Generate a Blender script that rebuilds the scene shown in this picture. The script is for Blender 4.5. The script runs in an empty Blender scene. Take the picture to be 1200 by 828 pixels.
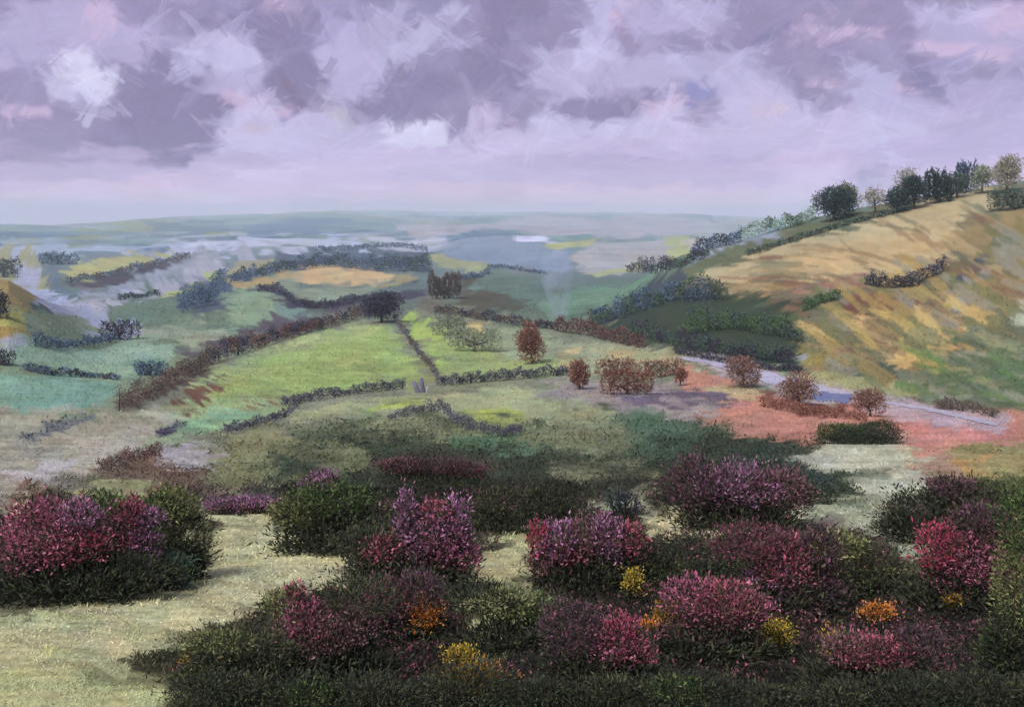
import bpy, math, random
import numpy as np
SEED = 7
rng = np.random.default_rng(SEED)
random.seed(SEED)
sc = bpy.context.scene
COL = sc.collection
F = 1167.0          # focal length in photograph pixels (1200 wide); eye at the origin, horizon on row 250
HZ = 250.0
EXPO = 1.0          # view exposure
KG = 1.62           # light on open ground (display linear / albedo)
KF = 0.90           # light on leafy clumps

def lin(c):
    c = np.asarray(c, float) / 255.0
    return np.where(c <= 0.04045, c / 12.92, ((c + 0.055) / 1.055) ** 2.4)

# ------------------------------------------------------------------ noise
_T = rng.random((512, 512)).astype(np.float32)
def vnoise(x, y):
    x = np.asarray(x, np.float32); y = np.asarray(y, np.float32)
    xi = np.floor(x).astype(np.int64); yi = np.floor(y).astype(np.int64)
    fx = x - xi; fy = y - yi
    fx = fx * fx * (3 - 2 * fx); fy = fy * fy * (3 - 2 * fy)
    a = _T[yi & 511, xi & 511]; b = _T[yi & 511, (xi + 1) & 511]
    c = _T[(yi + 1) & 511, xi & 511]; d = _T[(yi + 1) & 511, (xi + 1) & 511]
    return (a * (1 - fx) + b * fx) * (1 - fy) + (c * (1 - fx) + d * fx) * fy
def fbm(x, y, o=4):
    s = 0; w = 0.5; t = 0
    for i in range(o):
        s = s + w * vnoise(x * 2 ** i + 17.3 * i, y * 2 ** i + 9.1 * i); t += w; w *= 0.5
    return s / t
def sstep(a, b, x):
    t = np.clip((x - a) / (b - a), 0, 1); return t * t * (3 - 2 * t)

# ------------------------------------------------------------------ relief of the land
_PY = np.array([1183, 828, 760, 700, 640, 600, 560, 530, 500, 470, 440, 400, 370, 350, 330, 310, 290, 275, 263, 256, 253.0])
_PD = np.array([2.0, 3.2, 4.2, 5.6, 8.5, 13, 26, 55, 120, 220, 320, 450, 600, 900, 1300, 1900, 3000, 5000, 9000, 14000, 20000.0])
_LD = np.log(_PD)
def base_row(Y):
    L = np.log(np.maximum(Y, 1.2))
    r = 0
    for k in (-0.16, -0.08, 0, 0.08, 0.16): r = r + np.interp(L + k, _LD, _PY)
    return r / 5
def height(X, Y):
    X = np.asarray(X, float); Y = np.asarray(Y, float)
    u = X / Y; px = 600 + F * u
    row = base_row(Y)
    row = np.where(Y < 2.6, HZ + F * 1.6 / Y, row)
    sk = np.interp(px, [-200, 0, 100, 200, 400, 600, 800, 900, 1300], [272, 267, 262, 254, 249, 250, 251, 256, 256])
    row = row + sstep(2200, 3600, Y) * sstep(11000, 7500, Y) * (fbm(px / 150 + 8, np.log(Y) * 4.2 + 2, 3) - .5) * 15
    row = row + (sk - row) * sstep(5500, 13000, Y) + sstep(2500, 7000, Y) * (fbm(px / 90 + 3, np.log(Y) * 7) - 0.5) * 10 * sstep(20500, 14000, Y)
    # rolling relief
    row = row + (fbm(px / 120, np.log(Y) * 3.2) - 0.5) * 10 * sstep(60, 300, Y) * sstep(9000, 2500, Y)
    row = row + (fbm(X * 1.3, Y * 1.3, 4) - 0.5) * (0.09 * F / Y) * sstep(2.5, 4, Y) * sstep(200, 60, Y)
    # right-hand hillside
    rr = np.interp(px, [640, 720, 800, 870, 950, 1000, 1100, 1200, 1500], [372, 345, 303, 283, 256, 245, 226, 211, 172])
    w = sstep(640, 800, px)
    S = sstep(215, 640, Y) ** 0.85
    Sb = sstep(1300, 640, Y)
    tr = np.where(Y < 640, S, Sb) * w
    zr = -(rr - HZ) / F * 620
    z = -(row - HZ) / F * Y
    z = z + np.maximum(zr - z, 0) * tr
    # left-edge knoll
    rl = np.interp(px, [-700, -200, 10, 60, 130, 200], [250, 272, 300, 335, 390, 430])
    zl = -(rl + 14 - HZ) / F * 430
    wl = .8 * sstep(200, 0, px) * np.where(Y < 430, sstep(260, 430, Y), sstep(800, 430, Y))
    z = z + np.maximum(zl - z, 0) * wl
    return z

_YG = np.exp(np.linspace(math.log(1.6), math.log(19500), 6000))
def hit(px, py):
    """the point of the land seen at this place of the view"""
    u = (px - 600) / F
    z = height(u * _YG, _YG)
    k = np.argmax(z / _YG >= -(py - HZ) / F)
    if k == 0 and not (z[0] / _YG[0] >= -(py - HZ) / F):
        k = len(_YG) - 1
    return np.array([u * _YG[k], _YG[k], z[k]])
_UG = np.linspace(-0.62, 0.62, 260)
_ZG = height(_UG[:, None] * _YG[None], _YG[None]) / _YG[None]
_ZM = np.maximum.accumulate(_ZG, 1)
def hits(px, py):
    px = np.asarray(px, float); py = np.asarray(py, float)
    out = np.zeros((len(px), 3))
    ci = np.clip(np.round((((px - 600) / F) + 0.62) / 1.24 * 259).astype(int), 0, 259)
    for c in np.unique(ci):
        m = ci == c
        k = np.clip(np.searchsorted(_ZM[c], -(py[m] - HZ) / F), 0, len(_YG) - 1)
        out[m, 1] = _YG[k]
    out[:, 0] = (px - 600) / F * out[:, 1]
    out[:, 2] = height(out[:, 0], out[:, 1])
    return out

# ------------------------------------------------------------------ chart of the ground: columns by bearing, rows by distance
A0, A1, DA = -330.0, 1530.0, 1.2
colsA = np.arange(A0, A1, DA)
Lg = np.linspace(math.log(1.7), math.log(20000), 3000)
dens = np.full(len(Lg), 12.0)
for p in (100, 500, 800, 1000, 1200):
    r = HZ - F * height((p - 600) / F * np.exp(Lg), np.exp(Lg)) / np.exp(Lg)
    dens = np.maximum(dens, np.abs(np.gradient(r, Lg)))
dens = np.convolve(dens, np.ones(25) / 25, 'same') + 6
cum = np.concatenate([[0], np.cumsum((dens[1:] + dens[:-1]) / 2 * np.diff(Lg))])
NR = 900
rowsL = np.interp(np.linspace(0, cum[-1], NR), cum, Lg)
rowsY = np.exp(rowsL)
NC = len(colsA)
U = (colsA - 600) / F
GX = U[None] * rowsY[:, None]; GY = np.repeat(rowsY[:, None], NC, 1)
GZ = height(GX, GY)
GP = HZ - F * GZ / GY          # row of the view each ground point falls on
_g = np.abs(np.gradient(GP, axis=0)); _c = np.cumsum(np.vstack([np.zeros((1, NC)), _g]), 0); _i = np.arange(NR)
_a, _b = np.maximum(_i - 14, 0), np.minimum(_i + 15, NR)
GS = np.clip((_c[_b] - _c[_a]) / (_b - _a)[:, None] / DA, .25, 1.5)   # unit row step, relative to a column step
img = np.zeros((NR, NC, 3), np.float32)
JJ, II = np.meshgrid(np.arange(NC, dtype=np.float32), np.arange(NR, dtype=np.float32))
def chart(px, py):
    h = hit(px, py)
    return (px - A0) / DA, float(np.interp(math.log(h[1]), rowsL, np.arange(NR)))

def bristle(n=400):
    r = rng.random(n); return (r + np.roll(r, 1) * 0.6) / 1.6
def stroke(im, cx, cy, L, W, ang, col, alpha=0.9, dry=0.2, sy=1.0, bend=0.0, var=0.10):
    """a patch of cover drawn out along ANG, ragged at its ends: cx, cy, L, W in cells"""
    H_, W_ = im.shape[:2]
    R = (L / 2 + W) 
    x0, x1 = int(max(0, cx - R)), int(min(W_, cx + R + 1))
    Ry = (abs(math.sin(ang)) * L / 2 + W) / sy + 2
    y0, y1 = int(max(0, cy - Ry)), int(min(H_, cy + Ry + 1))
    if x1 <= x0 or y1 <= y0: return
    X = JJs(x0, x1)[None] - cx; Y = (JJs(y0, y1)[:, None] - cy) * sy
    ca, sa = math.cos(ang), math.sin(ang)
    s = X * ca + Y * sa; t = -X * sa + Y * ca + bend * (s * s) / max(L, 1)
    o_ = rng.random() * 90; w_ = vnoise(X / (W * .55 + 3) + o_, Y / (W * .55 + 3) + o_) - .5; w2_ = vnoise(X / (W * .3 + 2) + o_, Y / (W * .3 + 2) - o_) - .5
    s = s + (w_ * .5 + w2_ * .3) * W; t = t + (w2_ * .22 + w_ * .2) * W
    br = bristle()
    ti = np.clip((t / max(1.4, W / 60) + 200), 0, 398.9); k = ti.astype(int); f = ti - k
    b = br[k] * (1 - f) + br[k + 1] * f
    off = rng.random() * 300
    n2 = vnoise(s / (L * 0.18 + 4) + off, t / 1.8 + off)
    e = np.clip((L / 2 * (0.66 + 0.34 * b) - np.abs(s)) / (0.05 * L + 1), 0, 1)
    g = np.clip((W / 2 * (0.85 + 0.3 * n2) - np.abs(t)) / (0.08 * W + 0.6), 0, 1)
    d = np.clip((0.55 * b + 0.45 * n2 - dry * (0.55 + 0.9 * np.abs(s) / L)) * 5 + 0.4, 0, 1)
    m = (e * g * d * alpha)[..., None]
    c = np.asarray(col)[None, None] * (1 + var * (b - 0.5) + var * (n2 - 0.5))[..., None]
    im[y0:y1, x0:x1] = im[y0:y1, x0:x1] * (1 - m) + c * m
_ar = np.arange(4000, dtype=np.float32)
def JJs(a, b): return _ar[a:b]

def patch(col, pts, soft=3.0, rough=4.0, ang=0.0, dry=0.0, alpha=1.0, var=0.08, k=None):
    """a piece of ground cover with its own outline on the chart"""
    col = lin(col) / (k or KG); soft = soft * .5; rough = rough * 1.5
    P = np.array([chart(*p) for p in pts])
    cx, cy = P.mean(0)
    ii = int(np.clip(cy, 0, NR - 1)); jj = int(np.clip(cx, 0, NC - 1))
    sy = float(GS[ii, jj])
    pad = soft + rough + 4
    x0, x1 = int(max(0, P[:, 0].min() - pad)), int(min(NC, P[:, 0].max() + pad + 1))
    y0, y1 = int(max(0, P[:, 1].min() - pad / sy)), int(min(NR, P[:, 1].max() + pad / sy + 1))
    if x1 <= x0 or y1 <= y0: return
    X, Y = np.meshgrid(_ar[x0:x1], _ar[y0:y1]); Y = Y * sy
    Q = P * [1, sy]
    inside = np.zeros(X.shape, bool); dist = np.full(X.shape, 1e9)
    for a, b in zip(Q, np.roll(Q, -1, 0)):
        cond = (a[1] > Y) != (b[1] > Y)
        xin = (b[0] - a[0]) * (Y - a[1]) / (b[1] - a[1] + 1e-9) + a[0]
        inside ^= cond & (X < xin)
        v = b - a; t = np.clip(((X - a[0]) * v[0] + (Y - a[1]) * v[1]) / (v @ v + 1e-9), 0, 1)
        dist = np.minimum(dist, np.hypot(X - a[0] - t * v[0], Y - a[1] - t * v[1]))
    sd = np.where(inside, dist, -dist)
    ca, sa = math.cos(ang), math.sin(ang)
    s = X * ca + Y * sa; t = -X * sa + Y * ca
    o = rng.random() * 200
    n = fbm(s / 22 + o, t / 3.0 + o, 3)
    m = np.clip(0.5 + (sd + (n - 0.5) * 2.6 * rough) / (2 * soft), 0, 1)
    if dry > 0:
        m = m * np.clip((vnoise(s / 26 + o, t / 1.9 + o) * 0.6 + n * 0.4 - dry) * 7 + 0.5, 0, 1)
    m = (m * alpha)[..., None]
    n3 = fbm(s / 40 + o, t / 9 + o, 4)
    c = col[None, None] * (1 + var * 3 * (n3 - 0.5) + var * 2 * (vnoise(s / 30, t / 1.6 + o) - 0.5))[..., None]
    img[y0:y1, x0:x1] = img[y0:y1, x0:x1] * (1 - m) + c * m

# base cover by distance, with haze blue painted into the far rows
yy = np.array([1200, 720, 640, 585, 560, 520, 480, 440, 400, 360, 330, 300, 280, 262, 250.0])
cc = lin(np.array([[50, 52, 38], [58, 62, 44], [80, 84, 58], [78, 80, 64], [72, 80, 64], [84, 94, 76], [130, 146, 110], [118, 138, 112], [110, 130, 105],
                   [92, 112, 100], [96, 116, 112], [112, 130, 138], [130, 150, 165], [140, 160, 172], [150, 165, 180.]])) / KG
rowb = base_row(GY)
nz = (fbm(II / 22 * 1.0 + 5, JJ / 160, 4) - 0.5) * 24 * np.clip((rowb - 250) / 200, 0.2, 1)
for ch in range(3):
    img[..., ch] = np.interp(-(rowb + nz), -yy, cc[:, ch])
Z = math.radians
# ---- far distance, blue haze painted into the land colours
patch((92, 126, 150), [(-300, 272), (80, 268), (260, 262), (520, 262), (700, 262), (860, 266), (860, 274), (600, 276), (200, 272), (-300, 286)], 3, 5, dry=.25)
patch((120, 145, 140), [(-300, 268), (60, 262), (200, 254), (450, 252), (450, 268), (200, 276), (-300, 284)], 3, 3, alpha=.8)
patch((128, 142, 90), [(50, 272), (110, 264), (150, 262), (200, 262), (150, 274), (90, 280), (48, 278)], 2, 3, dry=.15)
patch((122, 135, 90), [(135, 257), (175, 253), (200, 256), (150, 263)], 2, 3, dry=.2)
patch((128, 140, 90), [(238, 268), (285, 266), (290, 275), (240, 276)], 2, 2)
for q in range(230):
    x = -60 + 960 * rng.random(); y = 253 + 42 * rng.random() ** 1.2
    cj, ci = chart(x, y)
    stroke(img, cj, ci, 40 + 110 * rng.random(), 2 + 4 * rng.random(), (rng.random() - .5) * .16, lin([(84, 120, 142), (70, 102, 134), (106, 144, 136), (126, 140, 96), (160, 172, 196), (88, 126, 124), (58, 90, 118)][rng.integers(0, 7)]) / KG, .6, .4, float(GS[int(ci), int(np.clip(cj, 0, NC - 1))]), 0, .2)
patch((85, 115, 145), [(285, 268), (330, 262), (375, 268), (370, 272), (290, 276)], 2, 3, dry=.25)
patch((176, 184, 214), [(200, 289), (260, 281), (400, 278), (480, 280), (520, 273), (525, 288), (460, 294), (330, 291), (240, 297), (190, 302)], 3, 5, dry=.3, alpha=.85)  # pale valley mist, painted as lilac on the ground
patch((150, 166, 192), [(0, 284), (80, 290), (180, 284), (240, 280), (200, 290), (60, 300), (0, 296)], 2, 3, dry=.2)  # left end of the mist, also painted into the ground colour
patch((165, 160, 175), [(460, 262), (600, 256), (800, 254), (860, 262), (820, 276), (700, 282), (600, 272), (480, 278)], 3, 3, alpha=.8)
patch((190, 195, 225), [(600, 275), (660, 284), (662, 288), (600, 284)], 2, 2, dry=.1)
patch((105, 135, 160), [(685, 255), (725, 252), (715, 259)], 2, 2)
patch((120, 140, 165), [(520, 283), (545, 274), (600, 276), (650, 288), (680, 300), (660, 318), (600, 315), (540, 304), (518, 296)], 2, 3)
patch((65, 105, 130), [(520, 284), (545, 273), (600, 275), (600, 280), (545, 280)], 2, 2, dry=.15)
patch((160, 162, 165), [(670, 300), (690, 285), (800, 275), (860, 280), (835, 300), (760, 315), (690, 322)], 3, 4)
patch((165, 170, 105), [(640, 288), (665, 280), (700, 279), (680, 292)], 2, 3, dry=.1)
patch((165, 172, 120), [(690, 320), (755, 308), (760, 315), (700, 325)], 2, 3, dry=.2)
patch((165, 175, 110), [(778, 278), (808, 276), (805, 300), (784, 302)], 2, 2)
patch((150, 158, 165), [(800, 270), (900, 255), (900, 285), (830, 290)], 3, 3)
# ---- valley, left
patch((150, 152, 110), [(0, 290), (40, 300), (60, 320), (45, 345), (20, 360), (-40, 370), (-200, 340), (-300, 300)], 3, 5, .6)
patch((150, 130, 80), [(-100, 320), (20, 330), (48, 352), (30, 372), (-40, 385)], 4, 5, .5, alpha=.9)
patch((160, 158, 85), [(-40, 380), (40, 370), (60, 385), (20, 400), (-10, 410)], 3, 5, dry=.25)
patch((150, 128, 70), [(-20, 390), (45, 392), (10, 404), (-20, 404)], 3, 4, dry=.1)
patch((140, 148, 165), [(62, 362), (100, 342), (150, 322), (220, 302), (262, 292), (280, 306), (235, 322), (180, 332), (120, 352), (100, 375), (115, 392), (90, 388)], 3, 5, -.4, dry=.05)
patch((165, 168, 195), [(30, 328), (60, 345), (100, 372), (150, 395), (120, 398), (80, 378), (40, 350)], 2, 4, .6, dry=.35)
patch((150, 158, 186), [(20, 312), (45, 325), (90, 352), (160, 384), (175, 400), (120, 392), (70, 366), (25, 335)], 3, 6, .5, dry=.25)
patch((158, 162, 180), [(90, 372), (140, 345), (220, 316), (300, 300), (310, 308), (240, 328), (170, 345), (115, 378)], 3, 6, -.4, dry=.15)
patch((85, 105, 130), [(52, 300), (70, 295), (68, 330), (85, 345), (60, 340)], 3, 5, .7, dry=.2, alpha=.8)
patch((165, 168, 110), [(72, 318), (110, 306), (150, 300), (200, 297), (170, 310), (130, 322), (85, 332)], 2, 4, -.2)
patch((72, 66, 78), [(80, 334), (140, 320), (215, 300), (225, 302), (160, 325), (95, 340)], 2, 3, -.35, dry=.2)
patch((165, 178, 105), [(185, 345), (225, 332), (258, 322), (250, 335), (200, 348)], 2, 3, -.3)
patch((100, 122, 105), [(140, 352), (210, 348), (210, 372), (160, 380), (140, 365)], 3, 5, -.1)
patch((78, 100, 95), [(28, 362), (55, 358), (62, 366), (35, 370)], 2, 3)
patch((118, 135, 112), [(30, 372), (90, 368), (120, 388), (80, 395), (30, 390)], 3, 4, .1)
patch((135, 165, 142), [(0, 405), (60, 408), (150, 402), (205, 404), (200, 420), (150, 445), (110, 440), (60, 428), (0, 430), (-80, 420)], 3, 4, 0)
patch((150, 180, 155), [(70, 416), (130, 408), (180, 408), (150, 418)], 3, 3, dry=.2)
patch((118, 158, 140), [(-300, 445), (0, 442), (60, 440), (135, 446), (145, 452), (130, 470), (80, 486), (0, 482), (-300, 480)], 3, 4, 0)
patch((150, 155, 165), [(0, 398), (35, 395), (20, 412), (0, 410)], 3, 3, dry=.2)
patch((132, 150, 125), [(150, 395), (215, 375), (245, 368), (240, 378), (200, 398), (155, 404)], 3, 4, -.2)
patch((145, 160, 135), [(210, 392), (245, 384), (268, 390), (258, 405), (225, 412), (208, 405)], 3, 4)
patch((125, 152, 122), [(262, 355), (285, 335), (335, 332), (340, 352), (320, 372), (300, 385), (270, 386)], 3, 4, -.3)
patch((110, 138, 128), [(320, 352), (360, 360), (365, 375), (325, 380)], 3, 3)
patch((72, 88, 108), [(205, 366), (215, 340), (260, 324), (330, 300), (400, 296), (440, 292), (505, 296), (505, 318), (420, 316), (330, 318), (270, 335), (262, 362), (225, 372)], 3, 5, -.2)
patch((150, 148, 115), [(275, 308), (320, 304), (318, 312), (270, 320)], 2, 3, dry=.1)
patch((190, 165, 118), [(340, 325), (350, 314), (400, 314), (465, 320), (455, 332), (400, 336), (345, 332)], 2, 3, 0)
patch((172, 150, 95), [(275, 333), (320, 322), (345, 322), (335, 330), (290, 338)], 2, 3, -.2, dry=.1)
patch((125, 140, 118), [(335, 335), (440, 336), (420, 348), (370, 356), (350, 350)], 3, 3)
patch((150, 140, 95), [(440, 334), (480, 322), (488, 328), (450, 338)], 2, 3, dry=.15)
patch((62, 58, 78), [(300, 338), (325, 332), (345, 346), (368, 354), (440, 345), (500, 332), (510, 345), (470, 350), (370, 368), (340, 360)], 2, 3, .1)
patch((88, 82, 92), [(225, 408), (260, 395), (320, 372), (380, 372), (440, 352), (470, 365), (420, 375), (360, 385), (300, 405), (240, 425), (215, 415)], 3, 4, -.3)
patch((96, 66, 66), [(305, 392), (370, 375), (375, 380), (320, 400)], 2, 3, -.3, dry=.15)
# ---- valley, middle
patch((150, 158, 115), [(500, 296), (520, 298), (580, 312), (560, 318), (505, 310)], 2, 3)
patch((92, 118, 108), [(540, 335), (575, 320), (640, 322), (650, 345), (600, 360), (560, 352)], 3, 4)
patch((80, 78, 62), [(530, 360), (545, 335), (600, 345), (620, 362), (590, 372), (540, 368)], 4, 5, .1)
patch((105, 105, 90), [(480, 368), (500, 345), (525, 350), (530, 365), (490, 375)], 4, 5)
patch((98, 135, 112), [(625, 372), (650, 345), (700, 330), (770, 325), (740, 350), (700, 370), (660, 380)], 3, 4, -.3)
patch((66, 78, 84), [(680, 385), (730, 350), (800, 318), (860, 330), (960, 380), (930, 425), (860, 425), (780, 410), (700, 395)], 4, 6, .2)
patch((84, 104, 72), [(800, 350), (850, 345), (900, 360), (940, 385), (900, 400), (830, 390), (800, 375)], 4, 6, .3)
patch((52, 62, 82), [(780, 395), (860, 410), (940, 425), (930, 432), (860, 422), (790, 410)], 2, 4, .25)
# ---- bright fields of the spur
patch((125, 130, 108), [(135, 485), (220, 430), (300, 400), (420, 375), (560, 370), (720, 385), (860, 420), (880, 450), (650, 470), (420, 500), (250, 520), (130, 540)], 5, 6, -.1)
patch((146, 162, 112), [(220, 450), (260, 428), (330, 402), (400, 385), (460, 380), (490, 440), (430, 452), (340, 462), (260, 478), (225, 480)], 3, 5, -.2)
patch((150, 172, 92), [(235, 476), (270, 440), (330, 415), (400, 398), (450, 384), (486, 430), (488, 442), (420, 452), (330, 462), (260, 480)], 6, 6, -.2, alpha=.75)
patch((148, 172, 96), [(320, 452), (340, 420), (400, 392), (450, 386), (480, 420), (488, 440), (430, 450), (330, 460)], 6, 6, -.15)
patch((156, 184, 88), [(472, 372), (485, 368), (510, 380), (525, 410), (570, 425), (575, 438), (522, 441), (505, 415), (485, 390)], 4, 5, .4)
patch((150, 172, 98), [(500, 398), (540, 402), (600, 420), (660, 425), (650, 438), (522, 442)], 5, 5, .1)
patch((148, 165, 102), [(525, 405), (600, 425), (650, 428), (640, 438), (530, 441)], 4, 4)
patch((142, 156, 120), [(560, 380), (620, 385), (660, 400), (640, 425), (590, 418), (560, 400)], 4, 5, .1)
patch((152, 160, 128), [(655, 405), (700, 400), (800, 415), (820, 440), (700, 440), (650, 430)], 4, 5, .1)
patch((188, 175, 118), [(545, 380), (562, 378), (568, 390), (555, 396)], 3, 2)
patch((188, 172, 120), [(655, 415), (668, 408), (675, 420), (665, 435), (658, 430)], 3, 3)
patch((170, 158, 115), [(695, 408), (760, 412), (800, 425), (760, 424), (700, 415)], 2, 3, dry=.25)
patch((150, 172, 118), [(200, 470), (330, 466), (330, 480), (260, 502), (215, 505)], 4, 4, -.1)
patch((132, 170, 132), [(185, 502), (250, 485), (330, 470), (300, 490), (220, 510), (160, 525), (155, 515)], 4, 4, -.2)
patch((158, 165, 122), [(335, 482), (430, 468), (500, 462), (660, 452), (700, 468), (700, 490), (560, 500), (500, 480), (430, 486), (340, 492)], 4, 4, -.05)
patch((162, 182, 84), [(430, 478), (465, 468), (498, 464), (500, 474), (460, 482), (430, 484)], 4, 3)
patch((165, 182, 78), [(558, 492), (565, 478), (595, 476), (610, 486), (600, 498), (565, 498)], 4, 3)
patch((142, 158, 92), [(560, 490), (610, 484), (612, 498), (575, 502)], 3, 3)
patch((112, 80, 62), [(200, 470), (260, 440), (275, 448), (240, 470), (210, 488)], 3, 5, -.5, dry=.45)
patch((124, 86, 66), [(270, 478), (300, 468), (345, 462), (300, 482)], 2, 4, -.2, dry=.5)
patch((86, 74, 68), [(135, 476), (180, 448), (225, 418), (250, 425), (220, 450), (170, 475), (145, 482)], 3, 4, -.55)
# ---- lower left slope
patch((152, 150, 132), [(-300, 490), (0, 478), (60, 486), (130, 482), (200, 490), (180, 520), (100, 560), (0, 600), (-300, 600)], 5, 6, -.2)
patch((106, 112, 118), [(10, 512), (60, 498), (100, 480), (95, 492), (50, 515), (20, 522)], 3, 5, -.4, dry=.2)
patch((165, 162, 150), [(90, 520), (180, 485), (200, 490), (150, 530), (100, 560), (80, 545)], 4, 6, -.4, dry=.15)
patch((118, 98, 82), [(120, 550), (150, 528), (185, 522), (215, 545), (290, 570), (240, 590), (130, 575)], 5, 6, -.1)
patch((165, 162, 168), [(185, 530), (230, 515), (250, 525), (240, 545), (200, 552), (180, 545)], 3, 5, -.1, dry=.35)
patch((165, 160, 160), [(5, 545), (50, 540), (70, 555), (30, 575), (5, 565)], 3, 5, .1, dry=.4)
patch((125, 100, 85), [(0, 560), (60, 560), (50, 590), (0, 600)], 4, 5, .8, dry=.3)
patch((128, 132, 95), [(255, 510), (310, 502), (330, 520), (320, 560), (270, 575), (245, 560)], 4, 6, -.2)
patch((150, 152, 108), [(80, 575), (130, 560), (188, 562), (185, 580), (150, 592), (90, 590)], 4, 5, 0)

patch((78, 72, 96), [(185, 505), (215, 496), (210, 506), (190, 512)], 2, 3)
# ---- green-brown moor
patch((80, 92, 70), [(330, 560), (345, 520), (400, 498), (500, 486), (640, 505), (700, 480), (840, 480), (960, 520), (1000, 560), (900, 580), (700, 590), (420, 600)], 6, 8, 0)
patch((62, 74, 54), [(330, 560), (400, 520), (540, 525), (700, 545), (840, 520), (980, 545), (1040, 590), (860, 600), (560, 600), (400, 600)], 6, 9, 0)
patch((66, 80, 60), [(330, 540), (400, 508), (500, 508), (480, 540), (380, 565), (330, 565)], 6, 8, .1, dry=.2)
patch((145, 150, 110), [(640, 478), (720, 478), (730, 495), (640, 500)], 4, 5, 0, dry=.35)
patch((142, 148, 108), [(420, 498), (520, 492), (530, 504), (440, 512)], 4, 5, 0, dry=.4)
patch((86, 116, 84), [(515, 512), (620, 504), (700, 520), (640, 530), (520, 528)], 5, 6, 0, dry=.15)
patch((132, 140, 110), [(620, 510), (690, 495), (735, 500), (730, 525), (680, 530)], 5, 6, 0, dry=.1)
patch((82, 108, 84), [(735, 482), (800, 478), (810, 535), (740, 535)], 5, 6, 1.4)
patch((88, 62, 58), [(440, 538), (500, 528), (560, 535), (570, 552), (500, 562), (450, 556)], 5, 6, 0, dry=.15)
patch((112, 118, 88), [(470, 575), (540, 580), (600, 600), (600, 640), (560, 620), (500, 600)], 5, 7, .3)
patch((60, 60, 46), [(540, 580), (620, 560), (690, 570), (680, 600), (600, 618), (560, 602)], 5, 7, 0)
patch((112, 82, 108), [(238, 596), (250, 582), (330, 584), (325, 600), (245, 602)], 3, 4, 0)
patch((98, 105, 85), [(640, 545), (720, 540), (780, 560), (760, 590), (690, 590), (650, 570)], 5, 8, 0, dry=.1)
patch((66, 80, 66), [(840, 510), (960, 515), (1010, 545), (1000, 575), (900, 560), (840, 545)], 5, 6, .1)
# ---- red field and river flats on the right
patch((150, 140, 138), [(640, 445), (760, 450), (860, 470), (960, 500), (860, 500), (740, 482), (640, 465)], 4, 5, .1)
patch((184, 128, 108), [(800, 430), (870, 450), (960, 475), (1060, 470), (1150, 480), (1200, 470), (1500, 500), (1500, 560), (1200, 545), (1060, 530), (960, 525), (840, 500), (840, 480), (790, 450)], 5, 6, .1)
patch((192, 128, 108), [(840, 482), (900, 484), (960, 495), (960, 515), (880, 500)], 4, 5, 0, dry=.1)
patch((190, 126, 116), [(1040, 485), (1120, 495), (1190, 500), (1180, 520), (1080, 525), (1030, 505)], 5, 6, .05, dry=.1)
patch((176, 160, 118), [(820, 455), (850, 448), (890, 460), (880, 470), (830, 465)], 3, 4)
patch((176, 160, 172), [(800, 416), (860, 420), (930, 440), (1030, 462), (1110, 474), (1180, 488), (1175, 512), (1100, 500), (1020, 482), (930, 466), (860, 446)], 5, 6, .2, dry=.2, alpha=.8)
patch((105, 92, 108), [(720, 462), (800, 460), (880, 470), (870, 482), (800, 478), (730, 475)], 3, 5, .05, dry=.3)
patch((120, 66, 58), [(895, 462), (960, 472), (1010, 480), (1000, 490), (940, 486), (900, 474)], 3, 4, .12)
patch((170, 140, 118), [(1050, 525), (1130, 530), (1130, 555), (1080, 560)], 5, 6)
patch((150, 142, 92), [(1110, 530), (1200, 515), (1500, 530), (1500, 580), (1200, 565), (1120, 562)], 5, 6)
patch((188, 150, 88), [(1120, 540), (1165, 530), (1160, 540), (1125, 560)], 4, 4, dry=.2)
# ---- right-hand hillside
patch((112, 108, 84), [(760, 380), (800, 330), (860, 290), (960, 262), (1030, 240), (1200, 215), (1500, 180), (1500, 480), (1180, 480), (1020, 455), (940, 440), (900, 400)], 6, 8, -.3)
patch((96, 104, 76), [(800, 312), (870, 288), (960, 262), (1060, 240), (1050, 248), (960, 275), (860, 305), (805, 330)], 4, 5, -.25)
patch((174, 160, 120), [(800, 345), (815, 325), (880, 300), (960, 278), (1060, 246), (1110, 228), (1165, 222), (1160, 250), (1120, 262), (1130, 290), (1100, 315), (1040, 320), (960, 345), (880, 335), (830, 335)], 3, 6, -.3)
patch((186, 158, 108), [(880, 320), (960, 296), (1080, 270), (1110, 290), (1030, 315), (940, 332)], 6, 8, -.25, alpha=.7)
patch((162, 130, 78), [(855, 335), (900, 322), (935, 332), (900, 350), (862, 352)], 3, 5, -.1)
patch((150, 112, 98), [(930, 340), (1015, 318), (1020, 328), (960, 345), (930, 352)], 3, 5, -.15, dry=.1)
patch((142, 122, 80), [(1105, 280), (1130, 258), (1200, 250), (1500, 230), (1500, 400), (1180, 420), (1120, 440), (1040, 440), (950, 440), (920, 410), (930, 380), (1000, 370), (1060, 350), (1110, 330), (1140, 300)], 5, 8, -.5)
patch((126, 114, 70), [(1150, 300), (1200, 255), (1400, 250), (1400, 330), (1200, 320), (1160, 325)], 4, 7, -.7, dry=.1)
patch((110, 74, 58), [(985, 348), (1040, 338), (1100, 340), (1095, 358), (1040, 378), (990, 368)], 4, 6, .1)
patch((112, 106, 66), [(1095, 318), (1150, 300), (1130, 340), (1090, 345)], 4, 6, -.5, dry=.1)
patch((74, 78, 88), [(1112, 336), (1150, 298), (1158, 302), (1130, 340)], 2, 3, -.8)
patch((136, 138, 130), [(1115, 370), (1130, 330), (1160, 315), (1140, 345), (1120, 375)], 3, 5, -.9, dry=.1)
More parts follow.
